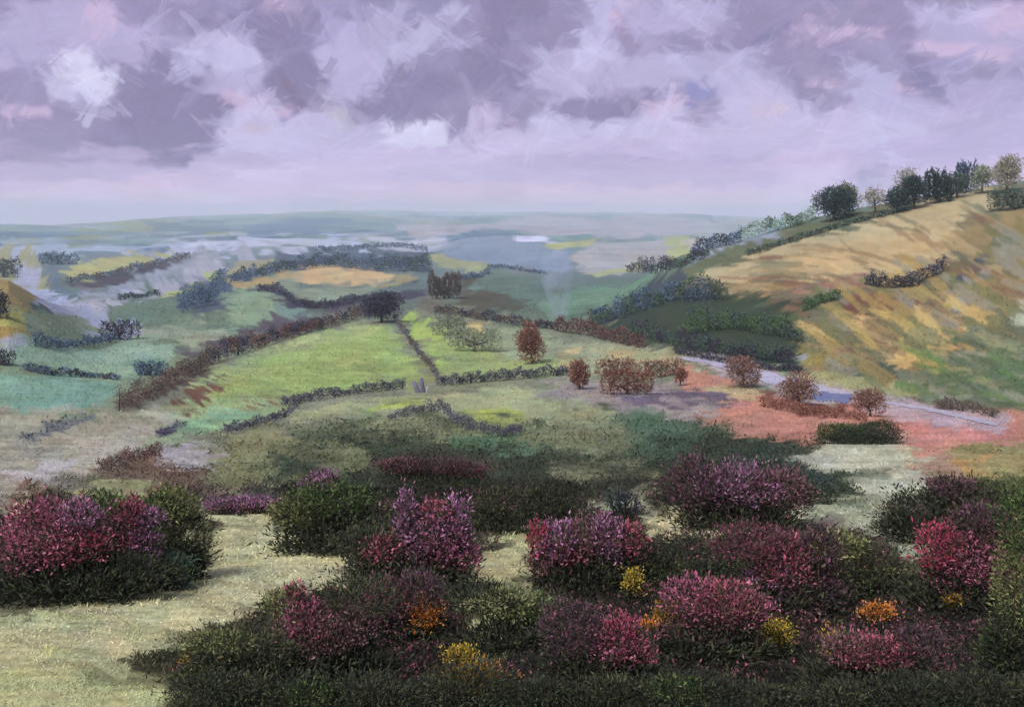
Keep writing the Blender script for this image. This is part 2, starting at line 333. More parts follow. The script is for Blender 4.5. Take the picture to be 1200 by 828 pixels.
patch((196, 162, 102), [(978, 391), (1000, 372), (1040, 366), (1020, 384), (995, 392)], 3, 4, -.3)
patch((200, 166, 100), [(1044, 426), (1060, 405), (1136, 378), (1135, 400), (1090, 415), (1050, 436)], 2, 4, -.45)
patch((142, 128, 66), [(922, 408), (925, 382), (965, 386), (985, 412), (960, 428), (930, 425)], 3, 5)
patch((148, 150, 145), [(925, 418), (945, 415), (945, 424), (930, 427)], 3, 2)
patch((84, 104, 68), [(940, 350), (975, 340), (990, 345), (960, 362), (920, 372)], 3, 5, -.3)
patch((74, 62, 50), [(900, 350), (945, 350), (935, 365), (905, 362)], 3, 4)
patch((88, 100, 82), [(1080, 455), (1100, 420), (1140, 400), (1200, 380), (1500, 380), (1500, 480), (1200, 470), (1120, 470)], 6, 8, -.2)
patch((136, 138, 132), [(1132, 402), (1140, 394), (1180, 394), (1185, 404), (1150, 416), (1136, 414)], 4, 3)
patch((172, 178, 150), [(1180, 370), (1200, 348), (1205, 380), (1188, 386)], 3, 3, dry=.1)
patch((155, 155, 105), [(940, 436), (1000, 440), (1080, 455), (1070, 468), (1000, 460), (940, 448)], 3, 5, .1)
patch((74, 88, 76), [(1000, 440), (1030, 425), (1060, 436), (1040, 446)], 3, 4)
patch((82, 70, 62), [(1090, 468), (1160, 470), (1168, 482), (1110, 480)], 3, 4)
patch((96, 128, 66), [(1170, 420), (1200, 400), (1400, 400), (1400, 480), (1190, 475)], 5, 6, 1.2, dry=.15)
for q in range(240):
    x = 790 + 420 * rng.random(); y = np.interp(x, [790, 900, 1000, 1100, 1200], [345, 300, 268, 245, 235]) + rng.random() ** .8 * np.interp(x, [790, 1000, 1200], [50, 150, 215])
    cj, ci = chart(x, y)
    stroke(img, cj, ci, 22 + 60 * rng.random(), 2 + 7 * rng.random(), -.3 - .5 * rng.random() * (x > 960), lin([(104, 88, 66), (88, 84, 66), (120, 96, 70), (150, 132, 92), (172, 150, 104), (96, 100, 76), (120, 84, 66)][rng.integers(0, 7)]) / KG, .6, .5, float(GS[int(ci), min(int(cj), NC - 1)]), 0, .2)
patch((62, 76, 62), [(700, 385), (760, 358), (830, 350), (900, 362), (935, 392), (930, 425), (850, 420), (760, 402)], 5, 7, .2, alpha=.8)
patch((76, 100, 62), [(830, 352), (880, 350), (935, 372), (905, 392), (850, 385)], 5, 7, .3, alpha=.8, dry=.15)
patch((50, 64, 50), [(690, 388), (740, 362), (800, 342), (870, 345), (925, 362), (940, 395), (935, 428), (860, 424), (780, 410)], 5, 8, .2, alpha=.85)
patch((82, 104, 66), [(1080, 462), (1100, 430), (1150, 412), (1300, 400), (1300, 470), (1170, 470)], 5, 8, 0, dry=.3)
for q in range(70):
    x = 940 + 260 * rng.random(); y = np.interp(x, [940, 1200], [345, 270]) + rng.random() * 120
    cj, ci = chart(x, y)
    stroke(img, cj, ci, 25 + 50 * rng.random(), 5 + 9 * rng.random(), -.5 - .3 * rng.random(), lin([(188, 162, 96), (170, 150, 80), (110, 112, 70), (96, 104, 76), (150, 128, 72), (134, 130, 112)][rng.integers(0, 6)]) / KG, .8, .35, float(GS[int(ci), min(int(cj), NC - 1)]), 0, .2)
for q in range(60):
    x = 1070 + 140 * rng.random(); y = 392 + 78 * rng.random()
    cj, ci = chart(x, y)
    stroke(img, cj, ci, 20 + 40 * rng.random(), 4 + 8 * rng.random(), -.8 * rng.random(), lin([(96, 112, 84), (112, 124, 100), (84, 104, 70), (130, 134, 112), (140, 138, 96), (98, 128, 70)][rng.integers(0, 6)]) / KG, .8, .35, float(GS[int(ci), min(int(cj), NC - 1)]), 0, .2)
patch((52, 62, 46), [(320, 575), (350, 535), (420, 510), (560, 520), (700, 540), (830, 505), (960, 525), (950, 560), (1000, 600), (700, 600), (450, 600)], 7, 10, 0, dry=.3, alpha=.75)
patch((120, 126, 92), [(420, 500), (520, 494), (600, 508), (730, 500), (735, 525), (640, 520), (520, 515)], 4, 7, 0, dry=.42)
patch((112, 118, 84), [(340, 528), (420, 524), (430, 552), (340, 560)], 4, 7, 0, dry=.45)
patch((118, 120, 90), [(640, 548), (760, 545), (780, 575), (680, 588)], 4, 8, 0, dry=.4)
# ---- pale turf and path in the foreground
PT = (192, 188, 142)
patch((62, 64, 48), [(-300, 610), (1500, 590), (1500, 1180), (-300, 1180)], 8, 10, 0)
patch((46, 48, 38), [(330, 570), (560, 560), (800, 560), (960, 590), (1100, 590), (1190, 600), (1190, 700), (640, 700), (640, 610), (560, 620), (440, 640), (340, 610)], 6, 8, 0)
patch((182, 180, 134), [(240, 600), (320, 602), (330, 615), (400, 632), (440, 655), (435, 690), (400, 690), (330, 700), (322, 735), (230, 750), (140, 780), (60, 840), (-300, 900), (-300, 720), (0, 710), (110, 705), (190, 690), (245, 660), (250, 630)], 5, 7, -.1)
patch(PT, [(255, 640), (330, 620), (425, 655), (400, 680), (330, 695), (300, 730), (200, 745), (80, 765), (60, 740), (180, 715), (250, 680)], 8, 10, -.15, alpha=.8)
patch((160, 166, 128), [(0, 720), (60, 712), (120, 716), (100, 735), (0, 745), (-100, 740)], 5, 6, dry=.25)
patch((112, 114, 86), [(0, 708), (50, 712), (100, 724), (60, 730), (0, 726)], 4, 6, 0, dry=.4)
patch((150, 132, 96), [(30, 776), (120, 770), (160, 776), (80, 784)], 3, 5, 0, dry=.3)
patch((110, 108, 78), [(100, 790), (200, 780), (230, 800), (140, 812)], 5, 8, 0, dry=.3)
patch((168, 172, 122), [(0, 785), (120, 785), (240, 815), (240, 900), (-100, 900), (-100, 790)], 6, 7, dry=.1)
patch((170, 168, 122), [(565, 632), (615, 622), (625, 640), (632, 700), (600, 705), (572, 672)], 5, 6, 1.2)
patch((150, 158, 112), [(540, 690), (580, 700), (660, 680), (670, 705), (600, 740), (560, 760), (550, 730)], 6, 8, .3, dry=.2)
patch((160, 165, 118), [(560, 735), (595, 728), (600, 760), (575, 775)], 5, 6)
patch((176, 170, 128), [(755, 606), (790, 596), (840, 602), (865, 618), (800, 632), (755, 630)], 4, 6, .1)
patch((148, 148, 120), [(680, 590), (745, 578), (760, 596), (720, 608), (682, 606)], 4, 6, 0, dry=.3)
patch((178, 182, 158), [(955, 528), (965, 512), (1010, 514), (1060, 528), (1065, 560), (1090, 575), (1010, 585), (1000, 550), (960, 545)], 4, 7, .1)
patch((170, 172, 130), [(1005, 530), (1060, 535), (1070, 570), (1020, 580)], 4, 6, 1.3, dry=.1)
patch((160, 165, 140), [(900, 592), (950, 580), (1010, 600), (1010, 620), (960, 622), (920, 608)], 4, 8, .25, dry=.05)
patch((138, 144, 108), [(960, 612), (1020, 618), (1080, 640), (1085, 690), (1060, 690), (1030, 640), (970, 630)], 5, 8, .4, dry=.1)
patch((168, 172, 150), [(1050, 630), (1078, 640), (1078, 655), (1055, 648)], 4, 4)
patch((96, 108, 62), [(1140, 565), (1200, 560), (1500, 560), (1500, 900), (1180, 900), (1160, 700)], 8, 10, 1.4, dry=.15)
patch((132, 138, 90), [(610, 690), (660, 690), (665, 712), (620, 715)], 4, 6, dry=.3)
patch((54, 52, 46), [(215, 760), (330, 700), (420, 690), (440, 640), (560, 665), (580, 700), (545, 745), (600, 745), (640, 690), (760, 650), (900, 640), (960, 690), (1080, 690), (1190, 690), (1400, 700), (1400, 1180), (230, 1180)], 8, 10, 0)
patch((54, 50, 48), [(-200, 650), (200, 650), (235, 665), (190, 692), (100, 704), (0, 712), (-200, 730)], 6, 7, 0)
patch((58, 60, 48), [(310, 600), (400, 590), (560, 590), (560, 660), (440, 660), (340, 620)], 6, 8, 0)
patch((54, 56, 46), [(1040, 575), (1180, 570), (1190, 640), (1090, 640)], 6, 8, 0)
patch((84, 58, 68), [(790, 560), (930, 555), (940, 600), (1000, 680), (900, 700), (860, 640), (800, 600)], 6, 8, .3, dry=.1)
patch((150, 158, 112), [(540, 700), (570, 704), (600, 700), (612, 716), (585, 735), (600, 760), (570, 772), (550, 740)], 5, 8, .3, dry=.15)
patch((178, 176, 128), [(562, 640), (575, 628), (618, 620), (628, 640), (634, 702), (600, 708), (570, 680)], 6, 7, 1.2)
patch((182, 176, 134), [(745, 604), (790, 592), (850, 598), (880, 616), (820, 634), (752, 634)], 5, 8, .1)
patch((178, 182, 158), [(950, 530), (965, 510), (1012, 512), (1060, 526), (1070, 560), (1095, 580), (1010, 592), (996, 552), (955, 546)], 5, 9, .1, dry=.1)
patch((164, 168, 140), [(890, 590), (950, 574), (1020, 596), (1050, 628), (1085, 650), (1060, 660), (1010, 628), (930, 616)], 5, 9, .3, dry=.15)
patch((168, 172, 124), [(556, 700), (604, 694), (612, 716), (590, 730), (604, 758), (572, 776), (548, 744)], 6, 8, .3)
patch((120, 126, 88), [(214, 770), (262, 744), (330, 748), (300, 764), (240, 790)], 4, 8, 0, dry=.4)
patch((150, 158, 120), [(600, 690), (655, 686), (668, 706), (610, 722)], 5, 8, 0, dry=.2)
# short drawn-out clumps of the same cover, everywhere
N = 7500
pj = rng.random(N); 
for i in range(N):
    j = rng.random() * NC; ii_ = rng.random() * NR
    I, J = int(ii_), int(j)
    s_ = float(GS[I, J]); row = GP[I, J]
    near = np.clip((row - 250) / 350, 0.1, 1.2)
    L = (14 + 46 * rng.random()) * (0.45 + near); W = (2.5 + 7 * rng.random()) * (0.4 + near)
    a = (rng.random() - .5) * 0.7 + (-0.3 if (J * DA + A0 > 760 and row < 440) else 0.0)
    c = img[I, J] * (1 + (rng.random() - .5) * 0.34)
    c = c * (1 + (rng.random(3) - .5) * 0.10)
    stroke(img, j, ii_, L, W, a, c, .75, .25 + .3 * rng.random(), s_)
_s = GS[:, NC // 2][:, None]; _B = np.cumsum(np.repeat(_s, 1, 1), 0) * np.ones((1, NC))
_nr = np.clip((GP - 250) / 250, .5, 1.2)
tex = 1 + (.30 * (vnoise(JJ / 46, _B / 1.5) - .5) + .34 * (fbm(JJ / 15, _B / 4.5 + 9, 4) - .5) + .22 * (vnoise(JJ / 3.1, _B / 1.6 + 70) - .5)) * _nr
img = img * tex[..., None]
_m = (fbm(JJ / 30 + 60, _B / 11 + 20, 3) - .5)[..., None]
img = img * (1 + _m * np.array([.22, .0, -.22]))
_l = img.mean(2, keepdims=True); img = _l + (img - _l) * .86
img = np.clip(img, 0.004, 0.9)

# ------------------------------------------------------------------ mesh plumbing
def add_attr(me, name, cols):
    a = me.color_attributes.new(name, 'FLOAT_COLOR', 'POINT')
    c4 = np.ones((len(cols), 4), np.float32); c4[:, :3] = cols
    a.data.foreach_set('color', c4.ravel())
def raw_mesh(name, V, Fq, cols=None, smooth=False):
    """V nx3, Fq mx4 indices"""
    me = bpy.data.meshes.new(name)
    V = np.asarray(V, np.float32); Fq = np.asarray(Fq, np.int32)
    me.vertices.add(len(V)); me.vertices.foreach_set('co', V.ravel())
    k = Fq.shape[1]
    me.loops.add(Fq.size); me.loops.foreach_set('vertex_index', Fq.ravel())
    me.polygons.add(len(Fq)); me.polygons.foreach_set('loop_start', np.arange(0, Fq.size, k, dtype=np.int32))
    if smooth: me.polygons.foreach_set('use_smooth', np.ones(len(Fq), bool))
    if cols is not None: add_attr(me, 'cover', cols)
    me.update(calc_edges=True)
    return me
def link(name, me, mat, parent=None, loc=None):
    o = bpy.data.objects.new(name, me); COL.objects.link(o)
    if mat: me.materials.append(mat)
    if loc is not None: o.location = loc
    if parent is not None: o.parent = parent
    return o
def grid_faces(nr, nc):
    i = np.arange(nr - 1)[:, None] * nc + np.arange(nc - 1)[None]
    return np.stack([i, i + 1, i + nc + 1, i + nc], -1).reshape(-1, 4)
def tag(o, label=None, cat=None, group=None, kind=None):
    for k, v in (('label', label), ('category', cat), ('group', group), ('kind', kind)):
        if v: o[k] = v
    return o
def empty(name, loc):
    o = bpy.data.objects.new(name, None); o.empty_display_size = .2; COL.objects.link(o); o.location = loc
    return o

# ------------------------------------------------------------------ materials
def new_mat(name):
    m = bpy.data.materials.new(name); m.use_nodes = True
    nt = m.node_tree; return m, nt, nt.nodes['Principled BSDF']
def attr_mat(name, rough=.95, spec=.08, noise_scale=None, amt=.25, bump=0.0, bscale=3.0, transl=0.0):
    m, nt, b = new_mat(name)
    N_ = nt.nodes.new; Lk = nt.links.new
    at = N_('ShaderNodeAttribute'); at.attribute_name = 'cover'
    src = at.outputs['Color']
    if noise_scale:
        tc = N_('ShaderNodeTexCoord'); mp = N_('ShaderNodeMapping'); Lk(tc.outputs['Object'], mp.inputs[0])
        n = N_('ShaderNodeTexNoise'); n.inputs['Scale'].default_value = noise_scale; n.inputs['Detail'].default_value = 5
        Lk(mp.outputs[0], n.inputs['Vector'])
        r = N_('ShaderNodeMapRange'); r.inputs[3].default_value = 1 - amt; r.inputs[4].default_value = 1 + amt
        r.inputs[1].default_value = .3; r.inputs[2].default_value = .7
        Lk(n.outputs[0], r.inputs[0])
        mx = N_('ShaderNodeVectorMath'); mx.operation = 'SCALE'
        Lk(src, mx.inputs[0]); Lk(r.outputs[0], mx.inputs['Scale']); src = mx.outputs[0]
        if bump:
            n2 = N_('ShaderNodeTexNoise'); n2.inputs['Scale'].default_value = bscale; n2.inputs['Detail'].default_value = 6
            Lk(tc.outputs['Object'], n2.inputs['Vector'])
            bp = N_('ShaderNodeBump'); bp.inputs['Strength'].default_value = bump; bp.inputs['Distance'].default_value = .05
            Lk(n2.outputs[0], bp.inputs['Height']); Lk(bp.outputs[0], b.inputs['Normal'])
    Lk(src, b.inputs['Base Color'])
    b.inputs['Roughness'].default_value = rough; b.inputs['Specular IOR Level'].default_value = spec
    if transl:
        t = N_('ShaderNodeBsdfTranslucent'); Lk(src, t.inputs[0]); ms = N_('ShaderNodeMixShader'); ms.inputs[0].default_value = transl
        Lk(b.outputs[0], ms.inputs[1]); Lk(t.outputs[0], ms.inputs[2])
        Lk(ms.outputs[0], nt.nodes['Material Output'].inputs['Surface'])
    return m
M_ground = attr_mat('moor_turf', noise_scale=6.0, amt=.16, bump=.35, bscale=14)
M_leaf = attr_mat('foliage', transl=.25)
M_bloom = attr_mat('blossom', transl=.3)
M_bark = attr_mat('bark', noise_scale=9.0, amt=.3)
M_stone = attr_mat('stone', noise_scale=4.0, amt=.3)

# ------------------------------------------------------------------ land
lo_ = A0 - np.geomspace(12, 2600, 60)[::-1]; hi_ = colsA[-1] + np.geomspace(12, 2600, 60)      # coarser land beyond the charted part
cx_ = np.concatenate([lo_, colsA, hi_]); uu = (cx_ - 600) / F; EX = uu[None] * rowsY[:, None]; EY = np.repeat(rowsY[:, None], len(cx_), 1)
mot = lambda X, Y: (.75 + .5 * fbm(np.log(Y) * 9 + X / Y * 6, X / Y * 14, 4))[..., None]
el_ = img[:, :60].mean(1)[:, None] * mot(EX[:, :60], EY[:, :60]); er_ = img[:, -60:].mean(1)[:, None] * mot(EX[:, -60:], EY[:, -60:])
ext = np.concatenate([el_, img, er_], 1).astype(np.float32)
V = np.stack([EX, EY, height(EX, EY)], -1).reshape(-1, 3)
ter = link('ground', raw_mesh('ground', V, grid_faces(NR, len(cx_)), ext.reshape(-1, 3), True), M_ground)
tag(ter, kind='structure')
# turf round and behind the viewpoint
xs = np.linspace(-90, 90, 120); ys = np.linspace(-60, 60, 90)
bx, by = np.meshgrid(xs, ys)
inside = (by > 1.75) & (np.abs(bx / np.maximum(by, .1)) < 0.79)
bz = height(bx, np.maximum(np.hypot(bx, np.maximum(by, 0)), 2.2)) 
bz = np.where(by > 0, bz, -1.6) - .02
bz = np.where(by > 1.0, bz - .1 - .06 * np.abs(by), bz)
bc = np.repeat((lin((98, 104, 72)) / KG)[None], bx.size, 0) * (.7 + .6 * fbm(bx.ravel() / 3, by.ravel() / 3)[:, None])
tag(link('ground_behind', raw_mesh('ground_behind', np.stack([bx, by, bz], -1).reshape(-1, 3), grid_faces(90, 120), bc, True), M_ground), kind='structure')

def ground_col(px, py):
    h = hits(px, py)
    j = np.clip((np.asarray(px) - A0) / DA, 0, NC - 1).astype(int)
    i = np.clip(np.interp(np.log(h[:, 1]), rowsL, np.arange(NR)), 0, NR - 1).astype(int)
    return h, img[i, j]

# ------------------------------------------------------------------ river
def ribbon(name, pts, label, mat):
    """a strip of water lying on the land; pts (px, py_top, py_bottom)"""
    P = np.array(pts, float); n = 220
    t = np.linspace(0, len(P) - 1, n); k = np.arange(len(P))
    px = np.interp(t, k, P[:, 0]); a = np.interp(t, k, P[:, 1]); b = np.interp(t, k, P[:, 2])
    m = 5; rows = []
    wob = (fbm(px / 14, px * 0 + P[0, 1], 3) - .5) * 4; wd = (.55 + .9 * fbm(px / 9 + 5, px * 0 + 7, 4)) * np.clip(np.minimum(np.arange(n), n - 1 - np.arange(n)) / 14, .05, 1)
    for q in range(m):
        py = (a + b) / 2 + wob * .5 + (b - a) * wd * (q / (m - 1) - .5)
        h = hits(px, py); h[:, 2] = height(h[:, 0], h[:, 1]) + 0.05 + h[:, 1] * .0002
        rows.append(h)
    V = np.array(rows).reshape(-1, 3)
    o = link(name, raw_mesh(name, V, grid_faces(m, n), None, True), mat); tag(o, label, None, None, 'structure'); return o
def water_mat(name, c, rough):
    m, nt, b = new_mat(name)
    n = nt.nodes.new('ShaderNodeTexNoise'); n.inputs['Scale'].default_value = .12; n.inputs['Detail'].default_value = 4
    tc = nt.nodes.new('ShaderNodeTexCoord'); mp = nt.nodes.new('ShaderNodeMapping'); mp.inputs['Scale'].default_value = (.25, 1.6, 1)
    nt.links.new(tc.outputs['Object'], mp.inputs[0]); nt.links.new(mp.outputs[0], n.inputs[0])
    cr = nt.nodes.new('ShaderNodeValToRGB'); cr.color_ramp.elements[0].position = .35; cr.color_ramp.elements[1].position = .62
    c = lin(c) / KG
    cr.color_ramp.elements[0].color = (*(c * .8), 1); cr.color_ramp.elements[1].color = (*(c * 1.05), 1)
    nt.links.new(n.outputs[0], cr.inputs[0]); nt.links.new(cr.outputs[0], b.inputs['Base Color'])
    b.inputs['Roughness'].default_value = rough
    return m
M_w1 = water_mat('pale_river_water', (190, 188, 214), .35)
M_w2 = water_mat('blue_river_water', (92, 112, 168), .35)
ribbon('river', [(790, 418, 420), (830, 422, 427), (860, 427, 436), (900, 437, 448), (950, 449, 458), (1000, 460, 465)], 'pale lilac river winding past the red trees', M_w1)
ribbon('river_reach', [(948, 461, 468), (970, 460, 471), (990, 461, 474), (1000, 462, 466)], 'blue reach of water between two red trees', M_w2)
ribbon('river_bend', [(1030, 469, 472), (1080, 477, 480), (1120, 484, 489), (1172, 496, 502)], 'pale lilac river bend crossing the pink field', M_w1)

# ------------------------------------------------------------------ dabs of foliage
def kites(P, D, L, W, C, flat=None):
    """leaf-like blades: base points P, unit directions D, lengths, widths, colours"""
    n = len(P)
    R = rng.normal(size=(n, 3)) if flat is None else flat
    S = np.cross(D, R); S /= np.linalg.norm(S, axis=1)[:, None] + 1e-9
    L = L[:, None]; W = W[:, None]
    mid = P + D * L * .45
    V = np.stack([P, mid + S * W / 2, P + D * L + np.cross(S, D) * L * .12, mid - S * W / 2], 1).reshape(-1, 3)
    Fq = np.arange(4 * n).reshape(-1, 4)
    return V, Fq, np.repeat(C, 4, 0)
def tube(pts, rads, n=6):
    pts = np.asarray(pts, float); V = []; Fq = []
    for i, (p, r) in enumerate(zip(pts, rads)):
        d = pts[min(i + 1, len(pts) - 1)] - pts[max(i - 1, 0)]; d /= np.linalg.norm(d) + 1e-9
        a = np.cross(d, [.31, .95, .1]); a /= np.linalg.norm(a); b = np.cross(d, a)
        for q in range(n):
            t = q * 2 * math.pi / n; V.append(p + (a * math.cos(t) + b * math.sin(t)) * r)
    for i in range(len(pts) - 1):
        for q in range(n): Fq.append([i * n + q, i * n + (q + 1) % n, (i + 1) * n + (q + 1) % n, (i + 1) * n + q])
    return np.array(V), np.array(Fq)
def merge(parts):
    Vs, Fs, Cs = [], [], []; o = 0
    for V, F_, C in parts:
        Vs.append(V); Fs.append(F_ + o); Cs.append(C); o += len(V)
    return np.concatenate(Vs), np.concatenate(Fs), np.concatenate(Cs)
def part(name, geo, mat, parent, origin):
    V, F_, C = geo
    return link(name, raw_mesh(name, V - np.asarray(origin)[None], F_, C), mat, parent)

PAL = {  # leaf and flower colours as they look in open shade
 'dark': [(34, 36, 26), (44, 48, 32), (26, 27, 25), (52, 56, 36)],
 'black': [(28, 31, 24), (36, 40, 29), (24, 25, 24), (42, 48, 30)],
 'green': [(58, 76, 44), (44, 60, 38), (80, 96, 52), (38, 48, 34)],
 'olive': [(96, 100, 62), (74, 80, 50), (120, 122, 78), (56, 62, 40)],
 'teal': [(58, 80, 70), (48, 66, 58), (70, 92, 76)],
 'brown': [(62, 48, 42), (76, 58, 48), (48, 38, 36)],
 'plum': [(84, 52, 66), (68, 42, 54), (100, 60, 76), (56, 38, 46)],
 'wine': [(96, 44, 62), (112, 52, 74), (74, 36, 48), (84, 48, 58)],
 'mauve': [(142, 88, 124), (122, 72, 104), (160, 104, 142), (104, 60, 86)],
 'purple': [(128, 78, 112), (100, 62, 90), (146, 92, 126)],
 'pink': [(150, 72, 100), (130, 58, 84), (168, 88, 118), (112, 50, 70)],
 'rose': [(150, 62, 84), (132, 56, 72), (166, 82, 100), (104, 48, 58)],
 'crimson': [(150, 38, 66), (126, 34, 56), (168, 54, 84)],
 'dusky': [(112, 70, 78), (96, 60, 66), (124, 82, 88), (84, 56, 58)],
 'cream': [(196, 170, 130), (180, 130, 100), (200, 190, 160)],
 'yellow': [(158, 136, 40), (138, 118, 38), (176, 150, 52)],
 'ochre': [(150, 104, 34), (128, 96, 38), (112, 92, 40)],
 'orange': [(184, 110, 34), (168, 92, 36), (190, 130, 48)],
 'red': [(100, 60, 50), (116, 72, 58), (84, 52, 46), (130, 90, 72)],
 'rust': [(108, 78, 66), (130, 96, 82), (86, 60, 54)],
 'night': [(52, 50, 62), (42, 40, 52), (62, 60, 70)],
 'hedge': [(72, 70, 84), (58, 56, 72), (84, 84, 92), (66, 68, 66)],
 'navy': [(60, 74, 94), (48, 60, 80), (74, 90, 106)],
 'deep': [(44, 56, 58), (36, 46, 50), (56, 68, 62)],
 'wood': [(56, 68, 62), (48, 58, 56), (66, 80, 66)],
 'woodgreen': [(60, 78, 54), (52, 68, 50), (72, 90, 60)],
 'sage': [(104, 112, 92), (86, 92, 80), (122, 128, 104)],
 'tan': [(122, 118, 108), (104, 100, 90), (138, 134, 120)],
 'haze': [(110, 132, 122), (96, 118, 112), (128, 146, 128)],
 'pale': [(160, 160, 140), (140, 142, 120)],
 'maroon': [(86, 58, 56), (98, 64, 60), (72, 52, 52)],
 'umber': [(78, 68, 64), (66, 58, 56), (92, 80, 72)],
}
BLOOM = {'plum', 'wine', 'mauve', 'purple', 'pink', 'rose', 'crimson', 'dusky', 'cream', 'yellow', 'ochre', 'orange'}
def _tone(k, v):
    c = lin(np.array(v)) / KF
    l = c.mean(1, keepdims=True)
    if k in ('yellow', 'ochre', 'orange'): c = (l + (c - l) * .9) * 1.15
    elif k in BLOOM: c = ((l + (c - l) * .78) * 1.22 + .009) * np.array([1.0, .98, 1.03])
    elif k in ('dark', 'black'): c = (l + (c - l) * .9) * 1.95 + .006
    elif k in ('green', 'olive', 'teal', 'brown'): c = (l + (c - l) * .9) * 1.25
    elif k in ('red', 'rust', 'maroon'): c = (l + (c - l) * .8) * 1.25
    else: c = c * 1.3
    return c
_PL = {k: _tone(k, v) for k, v in PAL.items()}
def pal(kind, n, jit=.17):
    c = _PL[kind][rng.integers(0, len(_PL[kind]), n)]
    return np.clip(c * (1 + (rng.random((n, 1)) - .5) * 2 * jit) * (1 + (rng.random((n, 3)) - .5) * .12), .003, .85)

def lobe(c, r, kind, n, L, W, up=.5, shell=.55, loose=0.0):
    """dabs spread through an ellipsoid, thicker towards its skin; the skin itself is lumpy"""
    v = rng.normal(size=(n, 3)); v /= np.linalg.norm(v, axis=1)[:, None]
    lump = 0.72 + .5 * vnoise(v[:, 0] * 2.6 + c[0] * 7 + 40, v[:, 2] * 2.6 + v[:, 1] * 2.1 + 40)
    rad = (shell + (1 - shell) * rng.random(n) ** .6) * lump * (1 + loose * np.clip(rng.normal(size=n), -.3, 1.15) ** 2 * .26)
    P = np.asarray(c)[None] + v * rad[:, None] * np.asarray(r)[None]
    D = v * .8 + rng.normal(size=(n, 3)) * .55; D[:, 2] += up
    D /= np.linalg.norm(D, axis=1)[:, None]
    q = np.exp(rng.normal(size=n) * .22)
    return kites(P, D, L * q * (.7 + .5 * rng.random(n)), W * q ** .6 * (.7 + .6 * rng.random(n)), pal(kind, n))

def bush(name, label, cat, base, lobes, group=None, dens=1.0, size=1.0):
    cxs = np.mean([l[0] for l in lobes])
    B = hit(float(cxs), float(base)); Y0 = B[1]; s = Y0 / F
    root = empty(name, B); tag(root, label, cat, group)
    leaf, flower, stems = [], [], []
    for (px, py, rx, ry, kind) in lobes:
        is_b = kind in BLOOM
        r = np.array([rx * s, min(rx, ry * 1.6) * s * .8, ry * s])
        Yl = Y0 + r[1] * (.15 if is_b else .55)
        c = np.array([(px - 600) / F * Yl, Yl, -(py - HZ) / F * Yl])
        g = height(c[0], c[1]) ; c[2] = max(c[2], g + r[2] * .35)
        area = math.pi * rx * ry
        lp = (4.6 if is_b else 5.6) * size; wp = (1.9 if is_b else 1.7) * size
        n = int(dens * area / (lp * wp * .5) * (2.0 if is_b else 2.6)) + 40
        n = min(n, 22000)
        (flower if is_b else leaf).append(lobe(c, r, kind, n, lp * s, wp * s, .75 if is_b else .45, .45, 2.2 if kind in ('yellow', 'ochre', 'orange') else 1.15))
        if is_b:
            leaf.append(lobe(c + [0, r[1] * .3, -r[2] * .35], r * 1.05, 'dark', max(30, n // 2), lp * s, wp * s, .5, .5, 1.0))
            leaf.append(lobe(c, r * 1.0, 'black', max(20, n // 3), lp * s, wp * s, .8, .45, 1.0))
        for q in range(1):
            a = rng.random() * 6.28; b0 = np.array([c[0] + math.cos(a) * r[0] * .3, c[1] + math.sin(a) * r[1] * .3, 0])
            b0[2] = height(b0[0], b0[1]) - .01
            top = c + np.array([math.cos(a) * r[0] * .5, math.sin(a) * r[1] * .5, r[2] * .3])
            Vt, Ft = tube([b0, (b0 + top) / 2 + rng.normal(size=3) * r * .08, top], [2.2 * s, 1.5 * s, .8 * s], 5)
            stems.append((Vt, Ft, np.repeat((lin((66, 52, 42)) / KF)[None], len(Vt), 0)))
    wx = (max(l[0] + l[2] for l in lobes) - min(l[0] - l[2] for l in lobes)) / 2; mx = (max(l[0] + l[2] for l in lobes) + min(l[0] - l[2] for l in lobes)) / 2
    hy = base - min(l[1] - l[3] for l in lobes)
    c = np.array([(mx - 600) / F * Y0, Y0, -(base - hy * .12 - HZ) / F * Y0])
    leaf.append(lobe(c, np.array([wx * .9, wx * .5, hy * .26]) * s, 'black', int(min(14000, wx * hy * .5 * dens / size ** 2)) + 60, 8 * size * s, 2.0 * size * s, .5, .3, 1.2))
    if leaf: part('foliage', merge(leaf), M_leaf, root, B)
    if flower: part('blossom', merge(flower), M_bloom, root, B)
    for q in stems[:6]: part('stem', q, M_bark, root, B)
    return root

